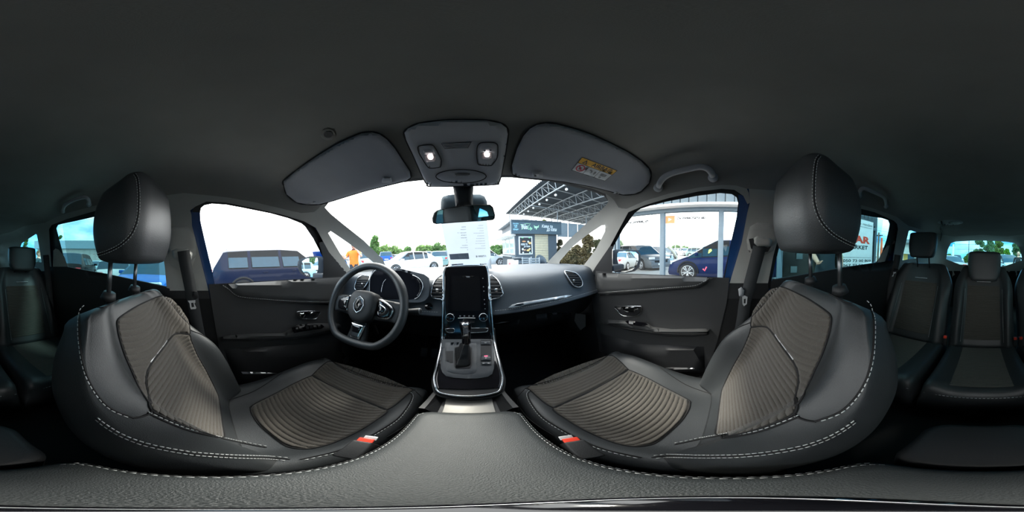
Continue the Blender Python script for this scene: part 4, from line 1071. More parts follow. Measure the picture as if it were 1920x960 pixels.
for k, (w, yy) in enumerate([(60,205),(80,245),(130,292),(80,327),(90,367),(12,400),(12,437),(85,480),(110,515),(14,547)]):
    x1 = 425 + k * 4; ptx(['нова', 'седан', 'бензин 1.4', 'синій', 'автомат', '5', '7', 'клімат', 'навігація', '2'][k], [(x1 - w, yy - 7), (x1, yy - 10), (x1, yy + 5), (x1 - w, yy + 8)], .01)
for k, (w, yy) in enumerate([(70,185),(90,225),(60,265),(150,300),(100,340),(120,380),(130,418),(140,455),(60,490),(150,527)]):
    x1 = 685 + k * 4; ptx('марка', [(x1 - w, yy - 6), (x1, yy - 9), (x1, yy + 3), (x1 - w, yy + 5)], .0)
for k in range(3): ptx('інформація' if k < 2 else 'подробиці', [(310 + 8 * k, 618 + k * 22), (460 + 4 * k, 612 + k * 22), (462 + 4 * k, 626 + k * 22), (312 + 8 * k, 632 + k * 22)], .02, m_paper)
ptx('сайт', [(240,775),(380,766),(382,782),(242,790)], .03, m_paper)
# sun visors
m_vis = mat('visor_vinyl', (.30, .31, .335), .85, bump=.3, bscale=700)
zv = lambda p: zm(p, 500, 220, .1875); zw = lambda p: zm(p, 960, 220, 1/6)
VL = zv([(175,690),(170,640),(300,530),(500,390),(700,270),(850,200),(950,160),(1050,150),(1130,170),(1200,220),(1280,310),(1350,420),(1430,540),(1440,600),(1400,630),(1200,680),(1000,730),(800,790),(640,840),(520,870),(400,870),(300,850),(200,770)])
VR = zw([(0,540),(60,350),(130,210),(200,130),(280,85),(380,68),(500,78),(700,130),(900,200),(1100,290),(1300,390),(1450,490),(1540,580),(1560,650),(1540,740),(1450,830),(1380,860),(1250,870),(1100,830),(900,780),(600,725),(300,690),(80,670),(10,640)])
for nm, poly, lab, clip, piv in (('l', VL, 'folded-up grey sun visor on the driver side, left of the overhead console', [(1155,600),(1245,600),(1255,650),(1150,655)], [(400,868),(470,838),(525,840),(480,870)]),
                ('r', VR, 'folded-up grey sun visor on the passenger side carrying the airbag sticker', [(225,605),(345,610),(350,670),(222,665)], [(1135,855),(1170,835),(1215,840),(1200,865)])):
    f_ = zv if nm == 'l' else zw; P = f_(poly) if 0 else poly
    c = shell(*np.array(poly).mean(0)); v = empty('sun_visor', tuple(c), lab, 'sun visor', 'sun visors')
    patch('visor_board', poly, sh(.010), m_vis, v, step=4.5, bstep=3, thick=.018, bulge=.016, bw=9)
    tube_px('visor_edge', poly, sh(.006), .0035, m_seam, v, closed=True)
    patch('visor_clip', f_(clip), sh(.030), m_oc, v, step=4, thick=.02, bulge=.008, bw=3)
    patch('visor_pivot', f_(piv), sh(.022), m_oc, v, step=4, thick=.02, bulge=.008, bw=3)
    if nm == 'r':
        lv_ = sh(.0275)
        TL, TR, BR, BL = [np.array(p) for p in zw([(790,447),(1187,600),(1045,718),(665,595)])]
        def lq(u0, v0, u1, v1):
            g = lambda u, w: tuple((TL * (1 - u) + TR * u) * (1 - w) + (BL * (1 - u) + BR * u) * w); return [g(u0, v0), g(u1, v0), g(u1, v1), g(u0, v1)]
        patch('airbag_sticker', [tuple(TL), tuple(TR), tuple(BR), tuple(BL)], lv_, mat('label_black', (.02, .02, .02), .5), v, step=6, thick=.0003)
        up_ = lambda k: (lambda x, y, o=0.0: lv_(x, y, np.asarray(o) - k))
        patch('sticker_band', lq(.012, .03, .988, .40), up_(.0006), mat('label_amber', (.75, .40, .03), .5), v, step=6, thick=.0002)
        for a, b in ((.012, .335), (.345, .66), (.67, .988)): patch('sticker_field', lq(a, .43, b, .97), up_(.0006), mat('label_white', (.55, .58, .60), .5), v, step=6, thick=.0002)
        ink = MT['label_black']; text_px('lettering', 'AIRBAG', lq(.36, .07, .90, .36), up_(.001), ink, v, bold=.02)
        q = lq(.10, .06, .24, .36); patch('warning_triangle', [((q[0][0] + q[1][0]) / 2, (q[0][1] + q[1][1]) / 2), q[2], q[3]], up_(.001), ink, v, step=4, thick=.0002)
        q = lq(.145, .17, .195, .32); patch('warning_mark', [((q[0][0] + q[1][0]) / 2, (q[0][1] + q[1][1]) / 2), q[2], q[3]], up_(.0014), MT['label_amber'], v, step=4, thick=.0002)
        rg = [lq(.175 + .10 * math.cos(a), .70 + .21 * math.sin(a), 1, 1)[0] for a in np.linspace(0, 2 * PI, 25)[:-1]]
        MB().tube(lv_(*np.array(rg).T, np.full(24, -.0012)), .0014, 6, True).obj('ban_ring', mat('label_red', (.7, .02, .06), .5), v)
        MB().tube(lv_(*np.array([lq(.11, .56, 1, 1)[0], lq(.24, .85, 1, 1)[0]]).T, np.full(2, -.0012)), .0013, 6).obj('ban_bar', MT['label_red'], v)
        for pl in ([(.13, .66), (.20, .62), (.20, .70), (.23, .76), (.15, .80), (.14, .72)], [(.40, .62), (.44, .55), (.50, .60), (.52, .72), (.49, .80), (.48, .68), (.43, .63)], [(.56, .60), (.60, .56), (.62, .70), (.60, .85), (.57, .78)], [(.74, .55), (.90, .55), (.90, .72), (.86, .76), (.74, .74)], [(.76, .80), (.82, .80), (.82, .92), (.76, .92)]):
            patch('pictogram', [lq(a, b, 1, 1)[0] for a, b in pl], up_(.001), mat('label_grey', (.16, .17, .18), .5), v, step=4, thick=.0002)
# grab handles
for pts, lab in (([(1234,352),(1237,343),(1246,332),(1262,324),(1290,317),(1312,313),(1326,316),(1334,324),(1337,333)], 'large grey ceiling grab handle above the front passenger window'),
                 ([(118,396),(121,386),(132,378),(147,372),(160,370),(166,375),(167,383)], 'grey ceiling grab handle above the rear door behind the driver'),
                 ([(1611,367),(1613,357),(1620,353),(1638,360),(1655,368),(1660,376),(1661,387)], 'grey ceiling grab handle above the rear door behind the passenger')):
    c = shell(*np.array(pts).mean(0)); g = empty('grab_handle', tuple(c), lab, 'handle', 'ceiling grab handles')
    big = pts[0][0] > 1200 and pts[0][0] < 1400
    P = catmull(pts, 5); n = len(P); o = np.array([-.034 * min(1, math.sin(PI * i / (n - 1)) * 3) for i in range(n)]) - .004
    MB().tube(on_shell(0)(P[:, 0], P[:, 1], o), .011 if big else .010, 10, flat=.75).obj('handle_bar', m_oc, g)
    for e in (P[0], P[-1]): MB().ball(shell(e[0], e[1], -.006), .018 if big else .014, 8).obj('handle_mount', m_oc, g)
# ceiling microphone button, dome lamp with strap
mc = empty('ceiling_microphone', tuple(shell(615, 252)), 'small round grille in the headliner above the driver sun visor', 'microphone')
patch('microphone_ring', disc(615, 252.5, 14, 10.5, 24), sh(.003), m_head, mc, step=5, thick=.004, bulge=.002, bw=3)
patch('microphone_mesh', disc(615, 252.5, 8, 6, 16), sh(.0065), m_dark, mc, step=4, thick=.002)
dl = empty('dome_lamp', tuple(shell(1782, 417)), 'unlit rear dome lamp in the headliner behind the second row', 'lamp')
patch('lamp_body', disc(1782, 417, 24, 5, 28), sh(.004), m_oc, dl, step=5, thick=.01, bulge=.01, bw=4)
patch('lamp_lens', disc(1790, 418, 12, 3.3, 20), sh(.016), m_dark, dl, step=4, thick=.004)
bs_ = empty('ceiling_belt', tuple(shell(1765, 420)), 'black centre seat belt end hanging from the rear roof', 'seat belt')
MB().tube(on_shell(-.02)(np.array([1765,1766,1763,1766,1763]), np.array([415,424,430,437,452])), [.010, .016, .010, .012, .004], 8, flat=.4).obj('belt_strap', m_dark, bs_)
# front seat belts
def belt(name, pts, w, fn, m, par):
    P = catmull(pts, 6); C = fn(P[:, 0], P[:, 1]); T = np.gradient(C, axis=0); T /= np.linalg.norm(T, axis=1)[:, None]
    Nv = CAM - C; Nv /= np.linalg.norm(Nv, axis=1)[:, None]; S = np.cross(T, Nv); S /= np.linalg.norm(S, axis=1)[:, None]
    V = []; F = []
    for c_, s_, n_ in zip(C, S, Nv): V += [c_ - s_ * w / 2, c_ + s_ * w / 2, c_ + s_ * w / 2 - n_ * .002, c_ - s_ * w / 2 - n_ * .002]
    for i in range(len(C) - 1):
        for j in range(4): F.append((i * 4 + j, i * 4 + (j + 1) % 4, i * 4 + 4 + (j + 1) % 4, i * 4 + 4 + j))
    return mk(name, V, F, m, par)
for side in (0, 1):
    b = empty('seat_belt', (-.66 if side == 0 else .66, -.05, -.6), ('seat belt hanging on the centre pillar behind the driver' if side == 0 else 'seat belt hanging on the centre pillar behind the front passenger'), 'seat belt', 'front seat belts')
    if side == 0:
        belt('webbing', [(344,470),(347,490),(352,515),(357,540),(361,560),(368,600),(380,660)], .050, on_shell(-.03), m_belt, b)
        patch('belt_guide', [(322,470),(330,466),(352,466),(361,474),(360,486),(350,492),(334,490),(325,484)], on_shell(-.012), m_trimlt, b, step=4, thick=.01, bulge=.012, bw=4)
        patch('guide_plate', [(310,440),(320,425),(352,425),(366,445),(368,480),(360,500),(335,508),(318,495)], on_shell(-.002), m_trimlt, b, step=8, thick=.01, bulge=.006, bw=5)
        patch('tongue_plastic', [(362,546),(371,548),(373,558),(366,562),(360,556)], on_shell(-.036), m_dark, b, step=4, thick=.008, bulge=.004, bw=2)
        q = z1([(1126,908),(1172,905),(1172,920),(1166,925),(1178,950),(1175,958),(1145,960),(1140,945),(1138,925)])
        patch('tongue_metal', q, on_shell(-.036), m_silver, b, holes=[z1([(1146,922),(1160,920),(1166,945),(1150,948)])], step=3, thick=.003)
    else:
        belt('webbing', [(1424,463),(1420,480),(1412,510),(1404,540),(1397,565),(1392,600),(1380,660)], .050, on_shell(-.03), m_belt, b)
        patch('guide_plate', [(1402,468),(1400,450),(1406,425),(1420,417),(1445,419),(1458,432),(1458,450),(1450,470),(1430,480),(1410,480)], on_shell(-.002), m_trimlt, b, step=6, thick=.01, bulge=.006, bw=4)
        patch('guide_shadow_patch', [(1404,448),(1412,447),(1418,458),(1440,464),(1446,462),(1440,472),(1420,474),(1408,466)], on_shell(-.009), m_dark, b, step=4, thick=.002)  # flat dark piece laid on as the shadow under the belt guide
        patch('belt_guide', [(1414,446),(1420,442),(1444,447),(1448,452),(1444,462),(1420,462),(1414,456)], on_shell(-.024), m_trimlt, b, step=3, thick=.02, bulge=.010, bw=4)
        patch('tongue_plastic', [(1384,542),(1390,538),(1396,544),(1394,556),(1386,556)], on_shell(-.036), m_oc, b, step=3, thick=.01, bulge=.006, bw=3)
        patch('tongue_metal', zm([(1003,795),(1020,790),(1040,800),(1035,850),(1015,865),(1005,850)], 1120, 340, .2708), on_shell(-.036), m_silver, b, holes=[zm([(1014,815),(1028,812),(1026,845),(1014,845)], 1120, 340, .2708)], step=3, thick=.003)
b = empty('seat_belt', (.6, -1.1, -.5), 'rear seat belt with bright metal tongue beside the raised rear headrest', 'seat belt')
zq = lambda p: zm(p, 1600, 380, .20833)
fb = plane_fn((.25, 1, .1), (.56, -1.06, -.15))
belt('webbing', zq([(400,470),(388,540),(372,600),(345,700),(320,800),(290,900)]), .048, fb, m_belt, b)
fb2 = lambda x, y, o=0.0: fb(x, y, np.asarray(o) - .006)
patch('tongue_plastic', zq([(325,612),(345,592),(400,595),(412,612),(395,625),(340,622)]), fb2, m_dark, b, step=3, thick=.006)
patch('tongue_metal', zq([(330,625),(385,620),(383,632),(366,640),(362,662),(340,668),(335,655),(345,640)]), fb2, mat('bright_tongue', (.9, .93, 1), .3, .3), b, holes=[zq([(350,634),(360,632),(354,655),(346,656)])], step=2, thick=.002)
b = empty('seat_belt', (-.6, -1.1, -.5), 'dark rear seat belt running down the pillar beside the lowered rear headrest', 'seat belt')
belt('webbing', [(86,478),(88,500),(92,540),(96,580)], .046, plane_fn((-.25, 1, .1), (-.56, -1.06, -.15)), m_belt, b)
# door mirrors outside
for side, poly, gl in ((-1, zm([(653,470),(656,450),(672,435),(720,422),(765,420),(795,424),(802,450),(802,542),(740,545),(700,535),(668,515),(656,490)], 340,340,1/3), zm([(675,470),(680,450),(700,436),(740,428),(765,430),(770,450),(768,500),(755,530),(735,540),(700,528),(680,500)], 340,340,1/3)),
                       (1, zm([(106,480),(130,472),(200,471),(280,480),(298,500),(302,540),(290,595),(260,622),(200,634),(130,630),(106,620)], 1120,340,.2708), zm([(138,500),(150,485),(200,482),(265,490),(282,505),(285,540),(270,590),(240,615),(190,628),(165,625),(148,580),(138,540)], 1120,340,.2708))):
    d = empty('door_mirror', (side * .9, .62, -.12), 'black door mirror outside the %s window' % ('driver' if side < 0 else 'passenger'), 'mirror', 'outside mirrors')
    f_ = plane_fn((side * -.42, -1, 0), (side * .92, .62 if side < 0 else .60, -.02))
    patch('mirror_housing', poly, f_, m_rubber, d, step=5, bstep=3, thick=.10, bulge=.006, bw=3)
    patch('mirror_glass', gl, lambda x, y, o=0.0, f_=f_: f_(x, y, np.asarray(o) - .0075), mat('outside_mirror', (.85, .88, .9), .02, 1.0), d, step=10, bstep=4, thick=.002, smooth=False)
    MB().box((side * .82, .64, -.10), (.12, .05, .04), bev=.01).obj('mirror_arm', m_rubber, d)
# ================================================================== outside the car
TILT = math.radians(1.25)              # the yard rises slightly ahead of the car
EXT0 = set(o.name for o in COL.objects)
G = -LIFT
def edir(px, py):
    d = pdir(px, py); c, s = math.cos(-TILT), math.sin(-TILT)
    return np.array([d[0], c * d[1] - s * d[2], s * d[1] + c * d[2]])
def at(px, dist):
    d = edir(px, 480); h = math.hypot(d[0], d[1]); return CAM[0] + d[0] / h * dist, d[1] / h * dist
def hz(px, py, dist):
    d = edir(px, py); return d[2] / math.hypot(d[0], d[1]) * dist + LIFT     # height above the ground
def azi(px): d = edir(px, 480); return math.degrees(math.atan2(d[0], d[1]))
m_asph = mat('asphalt', (.30, .29, .275), .9, bump=.4, bscale=60, var=.12, vscale=.6)
mk('ground', [(-150, -150, G), (150, -150, G), (150, 150, G), (-150, 150, G)], [(0, 1, 2, 3)], m_asph, smooth=False, kind='structure')
# ------------------------------------------------------------------ cars
m_cglass = mat('car_glass', (.022, .060, .090), .08, spec=.35); m_tyre = mat('tyre', (.015, .015, .016), .9); m_rim = mat('alloy', (.55, .57, .6), .35, .8)
m_tail = mat('tail_red', (.55, .02, .03), .25, coat=.5); m_lamp = mat('lamp_glass', (.75, .80, .85), .1, .3, coat=1)
m_plateW = mat('plate_white', (.8, .82, .8), .5)
# stations: y/half-length, belt, roof, (side kind, top kind) of the segment that starts here
PROF = {
 'hatch': [(-1, .40, .41, 'b', 'b'), (-.985, .56, .57, 'b', 'b'), (-.95, .60, .66, 'b', 'r'), (-.80, .61, .955, 'b', 'b'), (-.74, .61, .975, 'w', 'b'), (-.56, .61, .99, 'b', 'b'), (-.53, .61, .99, 'w', 'b'), (-.10, .60, 1.0, 'b', 'b'), (-.06, .60, 1.0, 'w', 'b'), (.20, .59, .975, 'w', 's'), (.46, .58, .70, 'b', 's'), (.56, .575, .60, 'b', 'b'), (.80, .52, .54, 'b', 'b'), (.93, .44, .47, 'b', 'b'), (.99, .34, .37, 'b', 'b'), (1, .22, .25, 'b', 'b')],
 'suv': [(-1, .40, .41, 'b', 'b'), (-.985, .56, .57, 'b', 'b'), (-.96, .61, .68, 'b', 'r'), (-.84, .62, .96, 'b', 'b'), (-.78, .62, .975, 'w', 'b'), (-.52, .62, .99, 'b', 'b'), (-.48, .62, .99, 'w', 'b'), (-.08, .61, 1.0, 'b', 'b'), (-.04, .61, 1.0, 'w', 'b'), (.24, .60, .975, 'w', 's'), (.44, .60, .73, 'b', 's'), (.53, .60, .63, 'b', 'b'), (.82, .565, .58, 'b', 'b'), (.95, .50, .53, 'b', 'b'), (.99, .38, .41, 'b', 'b'), (1, .24, .27, 'b', 'b')],
 'sedan': [(-1, .42, .43, 'b', 'b'), (-.985, .58, .60, 'b', 'b'), (-.95, .63, .67, 'b', 'b'), (-.70, .64, .70, 'b', 'r'), (-.42, .64, .95, 'w', 'b'), (-.30, .64, .985, 'b', 'b'), (-.27, .64, .99, 'w', 'b'), (.02, .63, 1.0, 'b', 'b'), (.05, .63, 1.0, 'w', 'b'), (.18, .62, .975, 'w', 's'), (.42, .61, .72, 'b', 's'), (.52, .60, .63, 'b', 'b'), (.80, .54, .57, 'b', 'b'), (.95, .46, .49, 'b', 'b'), (.99, .36, .39, 'b', 'b'), (1, .24, .27, 'b', 'b')],
 'mpv': [(-1, .40, .41, 'b', 'b'), (-.985, .56, .57, 'b', 'b'), (-.96, .60, .68, 'b', 'r'), (-.86, .61, .95, 'b', 'b'), (-.80, .61, .97, 'w', 'b'), (-.56, .61, .985, 'b', 'b'), (-.53, .61, .99, 'w', 'b'), (-.12, .60, 1.0, 'b', 'b'), (-.08, .60, 1.0, 'w', 'b'), (.12, .58, .985, 'w', 's'), (.38, .56, .80, 'w', 's'), (.62, .53, .60, 'b', 'b'), (.82, .47, .50, 'b', 'b'), (.94, .40, .43, 'b', 'b'), (.99, .30, .33, 'b', 'b'), (1, .20, .23, 'b', 'b')],
 'pickup': [(-1, .42, .43, 'b', 'b'), (-.99, .56, .57, 'b', 'b'), (-.30, .56, .575, 'b', 'b'), (-.29, .60, .64, 'b', 'r'), (-.24, .60, .95, 'w', 'b'), (-.02, .60, .99, 'b', 'b'), (.01, .60, 1.0, 'w', 'b'), (.24, .60, .975, 'w', 's'), (.42, .60, .74, 'b', 's'), (.50, .60, .63, 'b', 'b'), (.85, .57, .59, 'b', 'b'), (.96, .50, .53, 'b', 'b'), (.99, .38, .41, 'b', 'b'), (1, .26, .29, 'b', 'b')],
}
_cars = {}
def make_car(kind, col, L, Wd, H, rails=False, bonnet=False):
    key = (kind, col, L, Wd, H, rails, bonnet)
    if key in _cars: return copy_tree(_cars[key])
    cm = mat('paint_%02d' % len(_cars), col, .38, 0, coat=.12, spec=.2)
    st = PROF[kind]; hl = L / 2; w0 = Wd / 2
    root = empty('car', (0, 0, 0)); _cars[key] = root
    def ring(y, bt, rf):
        nose = max(0, (abs(y) - .75) / .25); w = w0 * (1 - .16 * nose ** 2); zb = .16 * H / 1.5 + .06 * max(0, abs(y) - .9)
        g = max(0, (rf - bt)); wr = w * (1 - .42 * g / .4 * .62)
        bt *= H; rf *= H
        P = [(0, zb), (w * .86, zb), (w * .97, zb + .12), (w, (zb + bt) / 2 + .02), (w * .985, bt - .06), (w * .955, bt), (wr, rf - .045 - .0 * g), (wr * .86, rf - .008), (wr * .45, rf + .012), (0, rf + .018)]
        return P
    R = [ring(s[0], s[1], s[2]) for s in st]; n = len(R[0])
    body = MB(); parts = {}
    def V3(i, j, sg): return (sg * R[i][j][0], st[i][0] * hl, R[i][j][1])
    for i in range(len(st) - 1):
        for sg in (1, -1):
            for j in range(n - 1):
                q = [V3(i, j, sg), V3(i + 1, j, sg), V3(i + 1, j + 1, sg), V3(i, j + 1, sg)]
                if sg < 0: q = q[::-1]
                if j == 5 and st[i][3] == 'w': parts.setdefault(('side_window', sg, i), []).append(q)
                elif j >= 6 and st[i][4] in 'rs' and st[i][2] != 0: parts.setdefault(('windscreen' if st[i][4] == 's' else 'rear_window', 0, 0), []).append(q)
                else: body.add(q, [(0, 1, 2, 3)])
    for i, f in ((0, 1), (len(st) - 1, -1)):
        a = [V3(i, j, 1) for j in range(n)] + [V3(i, j, -1) for j in reversed(range(1, n - 1))]
        body.add(a, [tuple(range(len(a)))])
    bm = bmesh.new(); vs = [bm.verts.new(v) for v in body.V]
    for f in body.F:
        try: bm.faces.new([vs[k] for k in f])
        except ValueError: pass
    bmesh.ops.remove_doubles(bm, verts=bm.verts, dist=.0005); bmesh.ops.recalc_face_normals(bm, faces=bm.faces)
    me = bpy.data.meshes.new('body'); bm.to_mesh(me); bm.free(); me.materials.append(cm)
    me.polygons.foreach_set('use_smooth', [True] * len(me.polygons)); me.set_sharp_from_angle(angle=math.radians(38))
    o = bpy.data.objects.new('body', me); COL.objects.link(o); o.parent = root
    for (nm, sg, i), qs in parts.items():
        mb = MB()
        for q in qs:
            c = np.mean(q, axis=0)
            if nm == 'side_window': mb.add([tuple(v) for v in q], [(0, 1, 2, 3)]); q = [tuple(c + (np.array(v) - c) * np.array([1, .95, .86]) + np.array([sg * .004, 0, 0])) for v in q]
            mb.add(q, [(0, 1, 2, 3)])
        if nm == 'side_window': mk(nm, mb.V, mb.F, m_cglass, root, smooth=False, mats=[m_cglass, m_tyre], mi=[1, 0] * (len(mb.F) // 2))
        else: mb.obj(nm, m_cglass, root, smooth=True)
    r = .21 * H if H < 1.6 else .215 * H; ax = (-.60, .62)
    for a in ax:
        for sg in (-1, 1):
            mb = MB(); x0 = sg * (w0 - .20); x1 = sg * (w0 + .012)
            mb.tube([(x0, a * hl, r), (x1 - sg * .03, a * hl, r), (x1, a * hl, r)], [r, r, r * .93], 24)
            wh = mb.obj('wheel', m_tyre, root)
            mb = MB().tube([(x1 - sg * .01, a * hl, r), (x1 + sg * .004, a * hl, r)], [r * .72, r * .70], 24)
            rb = mb.obj('rim_back', mat('rim_dark', (.04, .04, .045), .5), wh)
            mb = MB()
            for k in range(10):
                t = 2 * PI * k / 10 + (.12 if k % 2 else -.12)
                mb.tube([(x1 + sg * .010, a * hl + r * .10 * math.cos(t), r + r * .10 * math.sin(t)), (x1 + sg * .006, a * hl + r * .68 * math.cos(t), r + r * .68 * math.sin(t))], [r * .07, r * .055], 5)
            mb.tube([(x1 + sg * .008, a * hl + r * .69 * math.cos(t), r + r * .69 * math.sin(t)) for t in np.linspace(0, 2 * PI, 25)[:-1]], r * .045, 5, True)
            mb.ball((x1 + sg * .004, a * hl, r), r * .14, 5); mb.obj('rim', m_rim, wh)
            mb = MB()
            L_ = [(sg * (w0 * .995), a * hl + r * 1.12 * math.cos(t), r + r * 1.12 * math.sin(t)) for t in np.linspace(-.1, PI + .1, 18)]
            mb.tube(L_, .035, 6).obj('wheel_arch', m_tyre, root)
    zl = H * (.58 if kind != 'sedan' else .62)
    for sg in (-1, 1):
        MB().box((sg * w0 * .70, -hl * .978, zl - .08), (.26, .07, .16), Matrix.Rotation(sg * .25, 3, 'Z'), bev=.02).obj('tail_light', m_tail, root)
        zf = H * (.50 if kind != 'mpv' else .44)
        MB().box((sg * w0 * .70, hl * .935, zf - .04), (.34, .20, .13), Matrix.Rotation(-sg * .45, 3, 'Z'), bev=.03).obj('headlight', m_lamp, root)
        yb = (.46 if kind not in ('mpv',) else .52) * hl
        MB().box((sg * (w0 + .07), yb - .12, H * .64), (.20, .10, .13), bev=.03).obj('door_mirror', cm, root)
        for yh in (-.30, .12): MB().box((sg * w0 * .985, yh * hl, H * .54), (.03, .17, .025), bev=.008).obj('door_handle', cm, root)
        if rails: MB().tube([(sg * w0 * .70, -.80 * hl, H * .985), (sg * w0 * .70, -.75 * hl, H * 1.03), (sg * w0 * .70, 0, H * 1.045), (sg * w0 * .70, .15 * hl, H * 1.03), (sg * w0 * .70, .20 * hl, H * .985)], .018, 6).obj('roof_rail', m_silver, root)
    MB().box((0, hl * .992, H * .36), (w0 * 1.1, .05, .13), bev=.02).obj('grille', m_tyre, root)
    MB().box((0, hl * 1.004, H * .25), (.50, .02, .10), bev=.005).obj('number_plate', m_plateW, root)
    MB().box((0, -hl * 1.002, H * .44), (.50, .02, .10), bev=.005).obj('number_plate', m_plateW, root)
    if bonnet:
        c0 = Vector((0, .50 * hl, H * .62)); R_ = Matrix.Rotation(math.radians(52), 3, 'X')
        V = []; 
        for y in np.linspace(0, .46 * hl, 7):
            for x in np.linspace(-w0 * .82, w0 * .82, 7):
                V.append(tuple(c0 + R_ @ Vector((x * (1 - .1 * y / hl), y, .05 * math.cos(x / w0 * 1.4) - .05 * (y / (.46 * hl)) ** 2))))
        F = [(i * 7 + j, i * 7 + j + 1, i * 7 + 8 + j, i * 7 + 7 + j) for i in range(6) for j in range(6)]
        b_ = mk('raised_bonnet', V, F, cm, root, local=True); mo = b_.modifiers.new('s', 'SOLIDIFY'); mo.thickness = .03
    return root
def car(label, kind, col, xy, hd, L=4.4, Wd=1.8, H=1.5, group=None, rails=False, bonnet=False):
    o = make_car(kind, col, L, Wd, H, rails, bonnet); o.location = (xy[0], xy[1], G); o.rotation_euler = (0, 0, math.radians(hd))
    tag(o, label, 'car', group); return o
NAVY = (.0010, .006, .026); WHITE = (.80, .81, .80); SILV = (.45, .48, .50); BLACK = (.004, .0045, .006); BLUE = (.008, .05, .22); GREY = (.16, .18, .19)
def away(px): return -azi(px)
def toward(px): return 180 - azi(px)
car('dark blue estate car with roof rails parked outside the driver window', 'suv', NAVY, (-5.65, 2.25), 0, 4.7, 1.85, 1.60, rails=True)
car('light grey car standing behind the man in the orange shirt', 'suv', SILV, at(672, 15), 62, 4.5, 1.8, 1.6)
car('blue car with its bonnet raised beside the man in orange', 'hatch', BLUE, at(620, 11), 215, 4.2, 1.75, 1.45, bonnet=True)
car('bright blue off-roader seen from behind, left of the white saloon ahead', 'suv', (.02, .09, .32), at(722, 23), away(722) + 4, 4.4, 1.85, 1.78)
car('large white saloon facing the windscreen above the steering wheel', 'sedan', WHITE, at(768, 11.5), 138, 4.7, 1.85, 1.45)
car('small dark car between the blue off-roader and the white saloon', 'sedan', BLACK, at(740, 27), 60, 4.4, 1.75, 1.42)
car('white van-like car at the back of the lot ahead, left of the price sheet', 'mpv', WHITE, at(802, 31), away(802), 4.4, 1.8, 1.75)
car('pale green-grey hatchback seen from behind beside the price sheet', 'hatch', (.22, .34, .33), at(819, 17), away(819) + 8, 4.2, 1.75, 1.48)
car('teal-grey people carrier close to the left edge of the price sheet', 'mpv', (.12, .26, .27), at(835, 24), toward(835), 4.3, 1.75, 1.62)
car('silver hatchback showing its wheel between the price sheet and the coffee kiosk', 'hatch', (.50, .54, .58), at(908, 14.2), -96, 4.3, 1.78, 1.5)
car('small silver car low in the far row left of the white saloon', 'hatch', SILV, at(752, 38), 70, 4.2, 1.75, 1.5)
car('white car far ahead just left of the price sheet', 'sedan', WHITE, at(786, 40), 80, 4.5, 1.8, 1.45)
# rear left
car('black off-roader seen from behind through the rear left window', 'suv', BLACK, at(143, 9.6), away(143) - 14, 4.6, 1.9, 1.72)
car('white hatchback seen from behind, framed by the driver headrest posts', 'suv', (.72, .80, .79), at(214, 9.6), away(143) - 14, 4.3, 1.82, 1.36)
car('black hatchback behind the driver headrest, right of the white hatchback', 'hatch', (.03, .032, .036), at(248, 15.5), away(248) - 20, 4.2, 1.78, 1.45)
car('bright blue car facing the rear left window with a yellow-ended plate', 'hatch', (.02, .12, .42), at(292, 6.2), toward(292) - 18, 4.4, 1.8, 1.42)
car('pale blue car between the black off-roader and the white hatchback', 'sedan', (.35, .55, .62), at(186, 14.5), away(143) - 14, 4.5, 1.8, 1.40)
car('light blue car beyond the boy outside the rear left quarter window', 'mpv', (.25, .55, .75), at(58, 11.5), 60, 4.4, 1.8, 1.40)
# rear
car('white pick-up seen through the left half of the tailgate window', 'pickup', WHITE, at(1792, 24), toward(1792), 5.0, 1.85, 1.80)
car('pale blue-white van parked under the trees beyond the tailgate', 'mpv', (.45, .62, .66), at(1888, 15), toward(1888) + 25, 4.5, 1.9, 1.75)
car('small orange car half hidden behind the middle rear headrest', 'hatch', (.65, .22, .06), at(1872, 22), 70, 4.0, 1.7, 1.45)
car('grey estate car at the left edge of the tailgate window', 'sedan', (.35, .38, .40), at(1774, 12), away(1774) + 15, 4.5, 1.8, 1.42)
# reflections in the right-hand glass front, built as solid cars behind it
car('side-on mirror image of this dark blue people carrier, built behind the shop front glass', 'mpv', (.0012, .013, .075), (6.95, .05), 0, 4.45, 1.85, 1.64)
car('reflected dark car with its pale bonnet raised, built behind the shop front glass', 'sedan', (.05, .055, .06), at(1250, 20.0), 95, 4.6, 1.8, 1.40)
bon = MB(); cxy = at(1262, 13.2)
for k, (px_, d_, col_, kd_, lab_) in enumerate([(1200, 11, (.10, .11, .12), 'hatch', 'reflected dark grey hatchback nearest the passenger door mirror, built behind the glass'), (1224, 15.8, (.55, .66, .68), 'hatch', 'reflected pale silver-blue hatchback in the row built behind the first glass pane'), (1233, 28, (.50, .62, .66), 'mpv', 'reflected pale people carrier behind the silver-blue hatchback'), (1206, 23, WHITE, 'sedan', 'reflected white saloon far back in the row built behind the first glass pane'),
        (1282, 31, WHITE, 'sedan', 'reflected white saloon in the far row built behind the middle glass pane'), (1297, 36, SILV, 'hatch', 'reflected silver hatchback in the far row built behind the middle glass pane'), (1312, 25, (.20, .28, .27), 'suv', 'reflected grey-green off-roader above the bonnet of the mirrored blue people carrier'), (1270, 42, (.7, .7, .68), 'hatch', 'reflected cream hatchback at the far end of the row built behind the glass'), (1261, 52, BLACK, 'hatch', 'reflected black hatchback behind the raised bonnet')]):
    car(lab_, kd_, col_, at(px_, d_), toward(px_) + (35 if k != 6 else 60), 4.3, 1.78, 1.48)
b_ = empty('reflected_bonnet', (*cxy, G), 'reflected cream car bonnet propped open, built behind the middle glass pane', 'bonnet')  # mirrored in the shop glass; added as a solid panel behind it
